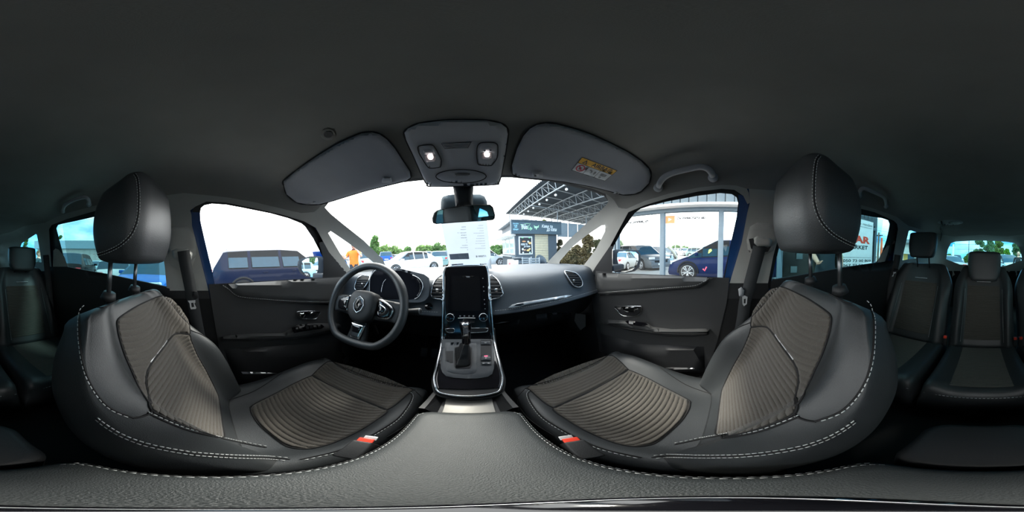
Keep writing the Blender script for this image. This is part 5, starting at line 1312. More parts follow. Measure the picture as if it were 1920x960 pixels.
P0 = np.array([*at(1271, 13), 0]); P1 = np.array([*at(1252.5, 13), 0]); z0 = G + hz(1271, 483, 13); z1_ = G + hz(1252, 461, 13); dep = np.array([-.3, .9, 0]) * .0 + np.array([P0[0], P0[1], 0]) / 13 * 1.2
V = []
for t in np.linspace(0, 1, 8):
    p = P0 * (1 - t) + P1 * t; z = z0 * (1 - t) + z1_ * t + .12 * math.sin(PI * t)
    for s in (0, .5, 1): V.append((p[0] + dep[0] * s, p[1] + dep[1] * s, z + .04 * math.sin(PI * s)))
pnl = mk('bonnet_panel', V, [(i * 3 + j, i * 3 + j + 1, i * 3 + 4 + j, i * 3 + 3 + j) for i in range(7) for j in range(2)], mat('cream_paint', (.62, .60, .48), .35), b_)
pnl.modifiers.new('s', 'SOLIDIFY').thickness = .16
# ------------------------------------------------------------------ trees
_leafm = {}
def tree(label, xy, h, r, col, trunk=.25, group=None, n=1500, squash=1.0, seed=1, dist=20, gz=0, cat='tree', crown0=.3):
    rnd = random.Random(seed)
    t = empty('tree' if cat == 'tree' else 'bush', (xy[0], xy[1], G), label, cat, group)
    mb = MB(); zt = h * crown0
    if cat == 'tree':
        mb.tube([(xy[0], xy[1], G), (xy[0] + .05, xy[1], G + zt), (xy[0] - .05, xy[1] + .05, G + h * .8)], [trunk * .5, trunk * .4, trunk * .1], 7)
        for k in range(6):
            a = rnd.random() * 6.3; z = zt + rnd.random() * h * .3; mb.tube([(xy[0], xy[1], G + z), (xy[0] + r * .6 * math.cos(a), xy[1] + r * .6 * math.sin(a), G + z + h * .2)], [trunk * .18, trunk * .05], 5)
        mb.obj('trunk', mat('bark', (.09, .07, .05), .9), t)
    V = []; F = []; blobs = []
    for k in range(13 if cat == 'tree' else 22):
        a = rnd.random() * 6.3; rr = r * .62 * math.sqrt(rnd.random()); z = zt + (h - zt) * (.12 + .80 * rnd.random()); q = 1 - abs((z - zt) / (h - zt) - .45) * .9
        blobs.append((xy[0] + rr * q * math.cos(a), xy[1] + rr * q * math.sin(a), G + z, r * (.30 + .22 * rnd.random())))
    s0 = max(.035, dist * .0075)
    for k in range(n):
        b = blobs[k % len(blobs)]
        u = Vector((rnd.gauss(0, 1), rnd.gauss(0, 1), rnd.gauss(0, 1))).normalized() * b[3] * (.55 + .5 * rnd.random())
        c = Vector((b[0] + u.x, b[1] + u.y, b[2] + u.z * squash))
        if c.z < G + .05: continue
        x_ = Vector((rnd.gauss(0, 1), rnd.gauss(0, 1), rnd.gauss(0, 1))).normalized(); y_ = x_.orthogonal().normalized(); s = s0 * (.6 + .8 * rnd.random()); i = len(V)
        V += [tuple(c - x_ * s), tuple(c + y_ * s * .5), tuple(c + x_ * s), tuple(c - y_ * s * .5)]; F.append((i, i + 1, i + 2, i + 3))
    key = tuple(col)
    if key not in _leafm:
        m = bpy.data.materials.new('leaves_%d' % len(_leafm)); m.use_nodes = True; tt = m.node_tree; bb = tt.nodes['Principled BSDF']; bb.inputs['Roughness'].default_value = .7
        oi = N(tt, 'ShaderNodeNewGeometry'); rp = ramp(tt, [(0, tuple(x * .6 for x in col)), (1, tuple(min(1, x * 1.5) for x in col))], oi.outputs['Random Per Island']); tt.links.new(rp.outputs[0], bb.inputs['Base Color'])
        tr = N(tt, 'ShaderNodeBsdfTranslucent'); tt.links.new(rp.outputs[0], tr.inputs[0]); mx = N(tt, 'ShaderNodeMixShader'); mx.inputs[0].default_value = .4
        tt.links.new(bb.outputs[0], mx.inputs[1]); tt.links.new(tr.outputs[0], mx.inputs[2]); tt.links.new(mx.outputs[0], tt.nodes['Material Output'].inputs[0]); _leafm[key] = m
    mk('foliage', V, F, _leafm[key], t, smooth=False)
    return t
GRN = (.10, .20, .05); GRN2 = (.16, .26, .07); POP = (.12, .24, .12); DRY = (.24, .19, .09); YEL = (.42, .45, .06)
def tpx(label, px, d, ytop, wpx, col, **k):
    h = hz(px, ytop, d); r = math.tan(math.radians(wpx * .1875 / 2)) * d
    return tree(label, at(px, d), h, r, col, dist=d, seed=int(px), **k)
tpx('round green tree rising above the hedge ahead of the driver pillar', 702, 45, 444, 24, GRN, n=2600)
gh = 'hedge trees along the far edge of the lot ahead'
HL = {715: 'light green hedge bush just right of the round tree', 728: 'light green hedge bush behind the blue off-roader', 742: 'low pale hedge bush behind the small dark car', 764: 'small darker green tree behind the white saloon', 790: 'pale hedge bush behind the white car far ahead', 806: 'pale hedge tree over the white van-like car', 820: 'taller pale green tree beside the price sheet', 838: 'green tree touching the left edge of the price sheet', 928: 'low green bush just right of the price sheet', 945: 'green bush behind the silver hatchback by the kiosk', 855: 'hedge tree hidden behind the left of the price sheet', 752: 'tiny hedge bush between dark car and darker tree'}
for px_, yt, w_, c_ in ((715, 463, 16, GRN2), (728, 462, 20, GRN2), (742, 466, 18, GRN2), (752, 470, 12, GRN2), (764, 465, 13, GRN), (790, 464, 17, GRN2), (806, 462, 16, GRN2), (820, 459, 16, GRN), (838, 460, 18, GRN2), (928, 463, 20, GRN), (945, 461, 16, GRN)):
    tpx(HL[px_], px_, 55, yt, w_ * 1.7, c_, n=1500, group=gh, crown0=.15)
# right of the kiosk: dry thujas and bushes
gd = 'dry bushes beside the canopy'
for px_, d_, yt, w_, c_, lab in ((1050, 11, 446, 12, DRY, 'brown dry bush at the right corner of the kiosk'), (1066, 10, 468, 26, DRY, 'low dry bush at the foot of the passenger quarter window'), (1083, 10.5, 458, 24, (.30, .24, .12), 'straw-coloured bush in the middle of the quarter window'), (1103, 10, 436, 24, DRY, 'tall olive-brown thuja in the passenger quarter window'), (1119, 11, 446, 22, (.20, .20, .10), 'greenish thuja right of the tall olive one')):
    tpx(lab, px_, d_, yt, w_ * 1.3, c_, n=4800, group=gd, cat='bush', crown0=.05)
for px_, lab in ((1003, 'yellow-green bush top above the left of the kiosk sign'), (1022, 'yellow-green bush top above the middle of the kiosk sign')): tpx(lab, px_, 16, 408, 18, YEL, n=900, group='bushes behind the kiosk')
# trees mirrored in the glass front, modelled behind it in place of the reflection
for px_, d_, yt, w_, lab in ((1160, 30, 450, 26, 'reflected round green tree nearest the door mirror, built behind the glass'), (1198, 45, 462, 16, 'reflected green tree behind the pale container, built behind the glass'), (1218, 60, 466, 22, 'reflected low tree line built behind the first glass pane'), (1268, 60, 463, 22, 'reflected low green trees above the raised cream bonnet'), (1284, 60, 464, 20, 'reflected low green trees left of the brick shed'), (1298, 55, 466, 14, 'reflected small green tree next to the brick shed')):
    tpx(lab, px_, d_, yt, w_, GRN, n=900, group='trees beyond the glass', crown0=.15)
# behind the car
for px_, d_, yt, w_, c_, lab in ((1836, 34, 448, 26, POP, 'tall poplar over the left of the middle rear headrest'), (1855, 32, 445, 26, POP, 'tall poplar over the right of the middle rear headrest'), (1872, 36, 448, 22, GRN2, 'pale poplar right of the middle rear headrest'), (1888, 26, 466, 18, (.14, .34, .04), 'bright green bush tree above the pale van'), (1906, 30, 447, 24, POP, 'poplar above the man in the dark jumper'), (1780, 40, 474, 14, GRN, 'dark hedge left of the pole with the blue sign'), (1815, 50, 478, 18, GRN, 'far low trees right of the white pick-up')):
    tpx(lab, px_, d_, yt, w_, c_, n=2200, group='trees behind the car', crown0=.12)
tpx('slim green tree at the left end of the rear left window', 113, 22, 436, 10, GRN, n=900); tpx('green tree in the rear left quarter window', 47, 22, 446, 14, GRN, n=900)
# ------------------------------------------------------------------ coffee kiosk
KY = 8.7
def kx(px): return KY * math.tan(math.radians(azi(px)))
def kz(px, py, y=KY): d = edir(px, py); return d[2] / d[1] * y
m_kd = mat('kiosk_dark', (.065, .085, .105), .6); m_ksign = mat('kiosk_sign', (.05, .085, .11), .6); m_bam = mat('bamboo_slat', (.62, .53, .36), .7)
k0, k1 = kx(968), kx(1045)
K = empty('kiosk', ((k0 + k1) / 2, KY + 1.5, G), 'dark coffee kiosk with lettered fascia board, poster and slatted blind', 'kiosk')
ztop = kz(1000, 416)
MB().box(((k0 + k1) / 2, KY + 1.85, (G + ztop) / 2), (k1 - k0, 3.7, ztop - G)).obj('kiosk_wall', m_kd, K, smooth=False)
y1 = KY - .25
fx0, fx1 = (KY - .25) * math.tan(math.radians(azi(961))), (KY - .25) * math.tan(math.radians(azi(1054)))
s0z, s1z = kz(1000, 438.5, y1), kz(1000, 415, y1)
MB().box(((fx0 + fx1) / 2, y1 + .12, (s0z + s1z) / 2), (fx1 - fx0, .24, s1z - s0z)).obj('fascia_board', m_ksign, K, smooth=False)
MB().box(((fx0 + fx1) / 2, KY + 1.8, s1z + .03), (fx1 - fx0, 4.2, .06)).obj('roof', m_kd, K, smooth=False)
def kt(s, pa, pb, m, bold=.0, y=None, name='lettering', par=None, shear=0):
    y = y or y1 - .006
    xa, xb = y * math.tan(math.radians(azi(pa[0]))), y * math.tan(math.radians(azi(pb[0]))); za, zb = kz((pa[0] + pb[0]) / 2, pa[1], y), kz((pa[0] + pb[0]) / 2, pb[1], y)
    return text_on(name, s, ((xa + xb) / 2, y, (za + zb) / 2), (1, 0, 0), (0, 0, 1), xb - xa, za - zb, m, par or K, bold=bold, shear=shear)
m_chalk = mat('chalk_white', (.85, .90, .92), .7); m_cyan = mat('letter_cyan', (.35, .70, .85), .6); m_lg = mat('letter_green', (.45, .85, .50), .6)
z9 = lambda x, y: (950 + x * .10417, 400 + y * .10417)
for s, a, b in (('Зроби', (135,172),(235,200)), ('мій', (155,203),(212,230)), ('день', (165,236),(210,262)), ('кращим', (138,275),(232,310))): kt(s, z9(*a), z9(*b), m_cyan, .01)
kt('Wake', z9(285,195), z9(395,285), m_chalk, .015, shear=.2); kt('Up', z9(400,240), z9(480,310), m_lg, .01, shear=.2)
kt('Кава та', z9(650,205), z9(845,262), m_chalk, .005, shear=.25); kt('до кави', z9(735,270), z9(915,335), m_chalk, .005, shear=.25)
yk = y1 - .01
def kp(x, y, yy=yk): p = z9(x, y); return (yy * math.tan(math.radians(azi(p[0]))), yy, kz(p[0], p[1], yy))
MB().tube([kp(270,200), kp(300,210), kp(330,250), kp(290,290)], .012, 5).obj('leaf_swirl', m_lg, K); MB().tube([kp(330,195), kp(380,185), kp(450,190), kp(420,225), kp(360,250)], .010, 5).obj('leaf_swirl', m_lg, K)
for a, b, c in (((510,210),(550,260),(520,270)), ((560,250),(600,210),(590,260)), ((535,230),(580,240),(550,300))): MB().add([kp(*a), kp(*b), kp(*c)], [(0, 1, 2)]).obj('leaf', m_lg, K, smooth=False)
# poster
yp = KY - .03
p0 = kp(232,415,yp); p1 = kp(475,735,yp)
fr = MB().box(((p0[0] + p1[0]) / 2, KY - .015, (p0[2] + p1[2]) / 2), (p1[0] - p0[0], .03, p0[2] - p1[2])).obj('poster_frame', m_white, K, smooth=False)
p2 = kp(252,435,yp); p3 = kp(458,718,yp)
MB().box(((p2[0] + p3[0]) / 2, KY - .03, (p2[2] + p3[2]) / 2), (p3[0] - p2[0], .01, p2[2] - p3[2])).obj('poster', mat('poster_black', (.02, .022, .026), .6), fr, smooth=False)
kt('кава та', z9(270,540), z9(385,575), m_chalk, .01, KY - .04, par=fr, shear=.2); kt('до кави', z9(320,582), z9(432,615), m_chalk, .01, KY - .04, par=fr, shear=.2)
for (x, y, w, h_, c_) in ((325,505,36,12,(.75,.35,.15)), (430,535,28,22,(.8,.5,.2)), (400,510,16,18,(.75,.75,.7)), (300,645,18,22,(.7,.72,.7)), (335,660,22,12,(.7,.4,.25)), (395,665,28,16,(.85,.55,.2)), (425,640,20,14,(.85,.6,.3)), (300,440,20,9,(.2,.7,.3)), (425,440,20,9,(.2,.7,.3)), (305,705,16,14,(.85,.85,.8)), (428,705,16,12,(.6,.8,.7))):
    a = kp(x - w, y - h_, KY - .038); b = kp(x + w, y + h_, KY - .038)
    MB().ball(((a[0] + b[0]) / 2, KY - .036, (a[2] + b[2]) / 2), 1, 6, ((b[0] - a[0]) / 2, .006, (a[2] - b[2]) / 2)).obj('poster_motif', mat('motif_%.2f_%.2f' % c_[:2], c_, .6), fr)
# bamboo slat blind: each slat a part
b0 = kp(522,355,KY - .03); b1 = kp(757,880,KY - .03); nb = 17
for k in range(nb):
    z = b0[2] + (b1[2] - b0[2]) * (k + .5) / nb
    MB().box(((b0[0] + b1[0]) / 2, KY - .02, z), (b1[0] - b0[0], .03, abs(b1[2] - b0[2]) / nb * .86), bev=.008).obj('slat', m_bam, K)
# glazed serving side
sx = k0 - .02
for ya, yb_ in ((KY + .15, KY + 1.1), (KY + 1.25, KY + 2.2), (KY + 2.35, KY + 3.3)):
    w_ = MB().box((sx, (ya + yb_) / 2, G + 1.75), (.05, yb_ - ya, 1.5)).obj('serving_window', m_white, K, smooth=False)
    MB().box((sx - .03, (ya + yb_) / 2, G + 1.75), (.02, yb_ - ya - .14, 1.34)).obj('pane', mat('pale_glass', (.42, .52, .55), .1, coat=.5), w_, smooth=False)
MB().box((sx - .30, KY + 1.9, s0z - .05), (.65, 3.9, .07)).obj('side_awning', m_white, K, smooth=False)
MB().box((sx - .12, KY + 1.9, G + .92), (.25, 3.7, .05)).obj('counter', mat('counter_grey', (.3, .33, .35), .5), K, smooth=False)
# furniture in front of the kiosk
def furn(): pass
bx, by = at(975, 8.0)
br = empty('barrel_table', (bx, by, G), 'dark round barrel table at the left corner of the kiosk', 'table')
MB().tube([(bx, by, G), (bx, by, G + .25), (bx, by, G + .55), (bx, by, G + .85)], [.30, .36, .36, .30], 20).obj('barrel', m_kd, br)
for z in (.2, .62): MB().tube([(bx + .36 * math.cos(a), by + .36 * math.sin(a), G + z) for a in np.linspace(0, 2 * PI, 21)[:-1]], .012, 5, True).obj('hoop', m_dark, br)
MB().cyl((bx, by, G + .85), (bx, by, G + .90), .40, n=24).obj('table_top', m_kd, br)
for px_, dd_, lab in ((991, 6.9, 'grey slatted outdoor chair beside the barrel table'), (1006, 6.2, 'grey slatted outdoor chair in front of the slatted blind')):
    cx_, cy_ = at(px_, dd_); c = empty('slatted_chair', (cx_, cy_, G), lab, 'chair', 'kiosk chairs'); m_c = mat('chair_grey', (.22, .25, .27), .6)
    for k in range(5): MB().box((cx_, cy_ + .22 + k * .012, G + .52 + k * .09), (.46, .02, .06), bev=.006).obj('back_slat', m_c, c)
    for k in range(5): MB().box((cx_, cy_ - .2 + k * .095, G + .45), (.46, .07, .025), bev=.006).obj('seat_slat', m_c, c)
    for sx_ in (-1, 1):
        for sy_ in (-1, 1): MB().tube([(cx_ + sx_ * .21, cy_ + sy_ * .2, G), (cx_ + sx_ * .2, cy_ + sy_ * .19, G + (.95 if sy_ > 0 else .66))], .018, 6).obj('leg', m_c, c)
cx_, cy_ = at(1015, 7.8); c = empty('round_back_chair', (cx_, cy_, G), 'dark round-backed chair in front of the slatted blind', 'chair', 'kiosk chairs')
V = []
for i in range(13):
    a = PI * i / 12
    for z in (.45, .9): V.append((cx_ + .27 * math.cos(a), cy_ + .27 * math.sin(a) , G + (.45 if z < .5 else .72 + .28 * math.sin(a))))
mk('backrest', V, [(i * 2, i * 2 + 2, i * 2 + 3, i * 2 + 1) for i in range(12)], m_kd, c).modifiers.new('s', 'SOLIDIFY').thickness = .03
MB().cyl((cx_, cy_, G + .42), (cx_, cy_, G + .47), .27, n=20).obj('seat', m_kd, c)
for k in range(4): a = PI / 4 + k * PI / 2; MB().tube([(cx_ + .24 * math.cos(a), cy_ + .24 * math.sin(a), G), (cx_ + .2 * math.cos(a), cy_ + .2 * math.sin(a), G + .43)], .016, 6).obj('leg', m_kd, c)
for px_, lab, cc in ((957, 'red and white painted board low beside the kiosk counter', (.75, .25, .25)), (964, 'pink and white board leaning at the kiosk corner', (.8, .45, .5))):
    x_, y_ = at(px_, 7.9 if px_ < 960 else 7.1); s_ = empty('pavement_board', (x_, y_, G), lab, 'board', 'boards by the kiosk')
    MB().box((x_, y_, G + .42), (.34, .04, .8), Matrix.Rotation(.15, 3, 'X'), bev=.01).obj('board', m_white, s_); MB().box((x_, y_ - .03, G + .45), (.24, .02, .45), Matrix.Rotation(.15, 3, 'X'), bev=.01).obj('painted_field', mat('field%.2f' % cc[1], cc, .6), s_)
# ------------------------------------------------------------------ steel canopy
Z = 4.25; X0, X1, Ya, Yb = 4.45, 15.0, 2.0, 17.6
C_ = empty('steel_canopy', ((X0 + X1) / 2, (Ya + Yb) / 2, G), 'large dark corrugated canopy on white steel trusses over the kiosk yard', 'canopy')
m_roof = mat('corrugated_dark', (.05, .065, .08), .6); m_steel = mat('white_steel', (.34, .38, .41), .5)
n_ = 60; V = []
for i in range(n_ * 2 + 1):
    y = Ya + (Yb - Ya) * i / (n_ * 2); dz = .05 * (1 if i % 2 else -1); V += [(X0 - .35, y, Z + dz), (X1, y, Z + dz - .6)]
mk('roof_sheet', V, [(i * 2, i * 2 + 2, i * 2 + 3, i * 2 + 1) for i in range(n_ * 2)], m_roof, C_, smooth=False).modifiers.new('s', 'SOLIDIFY').thickness = .02
for x in (X0, X0 + 2.6, X0 + 5.2, X0 + 7.8):
    zt = Z - .08 - (x - X0) * .055; zb = zt - .78
    t = MB().tube([(x, Ya, zt), (x, Yb - .1, zt)], .04, 6); t.tube([(x + .12, Ya, zb), (x + .12, Yb - .1, zb + .12)], .045, 6)
    k = 0; y = Ya
    while y < Yb - .9:
        t.tube([(x, y, zt), (x + .12, y, zb)], .022, 5); t.tube([(x + .12, y, zb), (x, y + .8, zt)], .020, 5); y += .8
    t.obj('truss', m_steel, C_)
    for y in (Yb - .2,): MB().tube([(x, y, G), (x, y, zt)], .05, 8).obj('post', m_steel, C_)
for y in np.arange(Ya + .8, Yb, 1.6): MB().tube([(X0, y, Z - .07), (X1, y, Z - .66)], .035, 5).obj('purlin', m_steel, C_)
for y in (6.0, 11.0, 16.0): MB().tube([(X0, y, Z - .9), (X1, y, Z - 1.5)], .03, 5).obj('cross_beam', m_steel, C_)
ORD = ['nearest', 'second nearest', 'third nearest', 'fourth nearest', 'middle', 'fourth farthest', 'third farthest', 'second farthest', 'farthest']
for k in range(9):
    y = 5.6 + k * 1.05; lb = empty('string_lamp', (X0 + .12, y, Z - 1.02), ORD[k] + ' of the nine white globe lamps hanging from the canopy truss', 'lamp', 'globe lamps on the canopy truss')
    MB().ball((X0 + .12, y, Z - 1.12), .075, 6).obj('globe', m_white, lb); MB().tube([(X0 + .12, y, Z - .84), (X0 + .12, y, Z - 1.02)], .012, 5).obj('lamp_cord', m_dark, lb)
x_, y_ = at(1075, 13); pw = empty('panel_wall', (x_, y_, G), 'grey panelled screen wall hanging under the far side of the canopy', 'wall panel')
for k in range(3): MB().box((x_ + (k - 1) * .95, y_, G + hz(1075, 432, 13)), (.88, .06, 1.1), bev=.01).obj('panel', mat('cladding_grey', (.30, .36, .40), .6), pw)
for k in (-1.4, 1.4): MB().tube([(x_ + k, y_, G), (x_ + k, y_, G + 4.2)], .04, 6).obj('post', m_steel, pw)
# ------------------------------------------------------------------ glass shop front on the right
XF = 3.4; FT = .86; FY1 = 12.0; FY0 = -XF * math.tan(math.radians(azi(1638) - 90))
FC = [XF / math.tan(math.radians(azi(1243))), XF / math.tan(math.radians(azi(1351)))]; BAY = FC[0] - FC[1]
SF = empty('shop_front', (XF, 0, G), 'long glazed shop front with grey-blue frames, white soffit and sticker lettering', 'shop front')
m_fr = mat('frame_bluegrey', (.11, .15, .18), .5); m_sid = mat('siding_grey', (.09, .12, .14), .6); m_pane = glassmat('shop_glass', (.93, .97, .97), .10)
cols = [FC[0] + k * BAY for k in range(-3, 7)]
cols = [c for c in cols if FY0 + .2 < c < 2.7] + [2.72]
for c in cols: MB().box((XF, c, (G + FT) / 2), (.10, .11, FT - G), bev=.008).obj('mullion', m_fr, SF)
for z in (FT, G + .10): MB().box((XF, (FY0 + 2.75) / 2, z), (.12, 2.75 - FY0, .09), bev=.008).obj('frame_rail', m_fr, SF)
for a, b in zip(cols[:-1], cols[1:]):
    if b < -.3: continue
    if False: pass
    MB().quad((XF, a, G + .1), (XF, b, G + .1), (XF, b, FT), (XF, a, FT)).obj('glass_pane', m_pane, SF, smooth=False)
MB().box((XF - .10, (-1.3 + 2.8) / 2, FT + .065), (.34, 4.1, .05), bev=.01).obj('soffit', m_white, SF)
for k in range(int((2.75 - FY0) / .19)): MB().box((XF + .02, FY0 + .1 + k * .19, FT + 1.18), (.05, .17, 2.15), bev=.01).obj('siding_board', m_sid, SF)
MB().box((XF + .06, (FY0 + 2.75) / 2, FT + 1.18), (.04, 2.7 - FY0, 2.1)).obj('siding_back', m_sid, SF, smooth=False)
# dark entrance behind the rear window
yd0, yd1 = cols[0], FY0
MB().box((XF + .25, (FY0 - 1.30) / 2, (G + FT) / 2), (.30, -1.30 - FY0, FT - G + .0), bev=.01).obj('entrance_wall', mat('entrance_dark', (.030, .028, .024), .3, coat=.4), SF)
yq = XF * -math.tan(math.radians(azi(1535.5) - 90)); MB().box((XF, yq, (G + FT) / 2), (.12, .10, FT - G), bev=.01).obj('door_frame', mat('pale_frame', (.55, .72, .68), .5), SF)
for px_, py_ in ((1501, 480), (1491, 506)):
    y_ = -XF * math.tan(math.radians(azi(px_) - 90)); z_ = hz(px_, py_, math.hypot(XF, y_)) + G; MB().box((XF + .08, y_, z_), (.03, .16, .15), bev=.005).obj('notice', mat('notice_grey', (.12, .16, .17), .6), SF)
# side of the building: it ends behind the board
MB().box((XF + 3.2, FY0 - .05, 1.2 + G / 2), (6.4, .12, 4.2 - G)).obj('end_wall', m_sid, SF, smooth=False)
def fq(px, py, x=XF - .012): d = edir(px, py); t = (x - CAM[0]) / d[0]; return np.array([x, d[1] * t, d[2] * t])
def ftext(s, a, b, m, par, bold=.0, x=XF - .012, name='lettering'):
    A = fq(*a, x); B = fq(*b, x); c = (A + B) / 2
    return text_on(name, s, c, (0, -1, 0), (0, 0, 1), abs(A[1] - B[1]), abs(A[2] - B[2]), m, par, bold=bold)
m_gt = mat('sticker_grey', (.05, .05, .055), .6); m_or = mat('sticker_orange', (.90, .30, .12), .6)
ftext('car_market_ua', (1177, 421), (1216, 411), m_gt, SF, .08)
ftext('Car Market Житомир', (1269, 406.5), (1323, 411.5), m_gt, SF, .08)
a = fq(1248, 405); b = fq(1265, 418.5); mbx = MB().box(((XF - .008), (a[1] + b[1]) / 2, (a[2] + b[2]) / 2), (.006, abs(a[1] - b[1]), abs(a[2] - b[2])), bev=.0025).obj('play_sticker', m_or, SF)
c = (a + b) / 2; s_ = .038; MB().add([(XF - .014, c[1] + s_, c[2] + s_), (XF - .014, c[1] + s_, c[2] - s_), (XF - .014, c[1] - s_, c[2])], [(0, 1, 2)]).obj('play_triangle', m_white, SF, smooth=False)
a = fq(1362, 403); b = fq(1373.5, 417.5); cy_, cz_ = (a[1] + b[1]) / 2, (a[2] + b[2]) / 2; hh = abs(a[2] - b[2]) / 2
sq = [(XF - .012, cy_ + hh * (abs(math.cos(t)) ** .45) * np.sign(math.cos(t)) * .85, cz_ + hh * (abs(math.sin(t)) ** .45) * np.sign(math.sin(t))) for t in np.linspace(0, 2 * PI, 33)[:-1]]
MB().tube(sq, .006, 5, True).obj('camera_sticker', m_gt, SF); MB().tube([(XF - .012, cy_ + hh * .42 * math.cos(t), cz_ + hh * .45 * math.sin(t)) for t in np.linspace(0, 2 * PI, 21)[:-1]], .005, 5, True).obj('camera_sticker', m_gt, SF)
ftext('c', (1377, 408), (1379, 413), m_gt, SF, .02)
for px_, py_ in ((1222, 406), (1234, 405.5), (1222, 420.5), (1327, 402.5), (1342, 402.5), (1327, 418)): ftext('×', (px_ - 1.4, py_ - 1.4), (px_ + 1.4, py_ + 1.4), m_gt, SF, .02, name='glass_mark')
m_tick = mat('tick_red', (.55, .05, .10), .5)
A = [fq(1318, 504), fq(1321, 508), fq(1325, 500.5)]; MB().tube([tuple(p) for p in A], .016, 5).obj('tick_sticker', m_tick, SF)
A = [fq(1328, 476), fq(1334, 466.5), fq(1331, 466)]; B_ = [fq(1327.5, 475), fq(1329, 468), fq(1333.5, 466.5), fq(1335, 470), fq(1329.5, 475)]
MB().add([tuple(p) for p in B_], [(0, 1, 2, 3, 4)]).obj('green_sticker', mat('sticker_green', (.45, .75, .15), .6), SF, smooth=False)
# name board with the phone numbers
a = fq(1588, 409, XF - .10); b = fq(1635.5, 503, XF - .10)
a = np.array([XF - .10, fq(1575, 440, XF - .10)[1], fq(1612, 411, XF - .10)[2]]); b = np.array([XF - .10, fq(1634, 460, XF - .10)[1], fq(1612, 500, XF - .10)[2] - .06])
NB = empty('name_board', ((a + b) / 2)[[0, 1, 2]].tolist(), 'white board with red CAR MARKET letters and phone numbers beside the entrance', 'sign'); NB.location = (XF - .10, (a[1] + b[1]) / 2, b[2])
MB().box((XF - .10, (a[1] + b[1]) / 2, (a[2] + b[2]) / 2), (.06, abs(a[1] - b[1]) + .08, abs(a[2] - b[2]) + .08), bev=.008).obj('board_frame', m_kd, NB)
m_bw = mat('board_white', (.80, .83, .84), .5); MB().box((XF - .135, (a[1] + b[1]) / 2, (a[2] + b[2]) / 2), (.012, abs(a[1] - b[1]), abs(a[2] - b[2])), bev=.003).obj('board_face', m_bw, NB)
m_bk = mat('letter_black', (.015, .018, .022), .5); m_rd = mat('letter_red', (.75, .07, .03), .5)
yl, yr = a[1] - .06, b[1] + .06
def nb(s, v0, v1, m, bold=.02, u0=0, u1=1):
    za = a[2] + (b[2] - a[2]) * v0; zb = a[2] + (b[2] - a[2]) * v1; y0 = yl + (yr - yl) * u0; y1_ = yl + (yr - yl) * u1
    text_on('lettering', s, (XF - .144, (y0 + y1_) / 2, (za + zb) / 2), (0, -1, 0), (0, 0, 1), abs(y1_ - y0), abs(za - zb), m, NB, bold=bold)
nb('АВТОМОБІЛЬ УКРАЇНИ', .065, .115, m_bk, .01); nb('CAR', .34, .49, m_rd, .05, .10, .94); nb('MARKET', .53, .61, m_bk, .03, .10, .86)
nb('050 73 00 809', .81, .865, m_bk, .02, .03, 1); nb('067 73 00 809', .90, .955, m_bk, .02, .03, 1)
for v in (.15, .775): MB().box((XF - .143, (yl + yr) / 2, a[2] + (b[2] - a[2]) * v), (.003, abs(yl - yr), .008)).obj('rule_line', m_bk, NB, smooth=False)
# ------------------------------------------------------------------ poles, buildings, wires
def pole(px, d, ytop, r, label, m, col=None, name='street_pole'):
    x_, y_ = at(px, d); h = hz(px, ytop, d); p = empty(name, (x_, y_, G), label, 'pole'); MB().tube([(x_, y_, G), (x_, y_, G + h)], [r, r * .7], 10).obj('shaft', m, p); return p, x_, y_, h
m_conc = mat('concrete', (.50, .52, .50), .8)
p, x_, y_, h = pole(1787, 12, 458, .10, 'pale concrete post carrying a small blue plate beyond the tailgate', m_conc)
MB().box((x_ + .12, y_, G + h - .02), (.42, .03, .28), bev=.01).obj('blue_plate', mat('sign_blue', (.02, .35, .75), .5), p)
pole(1816, 20, 446, .05, 'thin dark mast beyond the tailgate window', m_dark)
pole(1652, 7.5, 446, .07, 'bright orange pole beyond the end of the shop front', mat('pole_orange', (.9, .16, .04), .5))
p, x_, y_, h = pole(1646, 16, 436, .12, 'wooden utility pole with crossarm behind the orange pole', mat('pole_wood', (.16, .14, .11), .9))
MB().box((x_, y_, G + h - .3), (.9, .1, .1)).obj('crossarm', m_dark, p)
for k, (dz, lab) in enumerate(((.1, 'upper'), (-.3, 'middle'), (-.7, 'lower'))):
    w = empty('overhead_wire', (x_, y_, G + h + dz), '%s black overhead wire on the wooden utility pole' % lab, 'wire', 'overhead wires')
    MB().tube([(x_ - 14 + 28 * t, y_ - 2 + 8 * t, G + h + dz - .8 * math.sin(PI * ((t * 2) % 1))) for t in np.linspace(0, 1, 25)], .014, 4).obj('wire_strand', m_dark, w)
for px_, yt, lab in ((1196, 448, 'reflected double-headed lamp post built behind the first glass pane'), (1266, 447, 'reflected tall thin lamp post above the cream bonnet')):  # posts that the shop glass reflects, set up as solid ones behind it
    p, x_, y_, h = pole(px_, 30, yt, .07, lab, m_conc, name='reflected_lamp_post'); MB().tube([(x_ - .9, y_, G + h + .1), (x_, y_, G + h - .1), (x_ + .9, y_, G + h + .1)], .04, 6).obj('lamp_arm', m_conc, p)
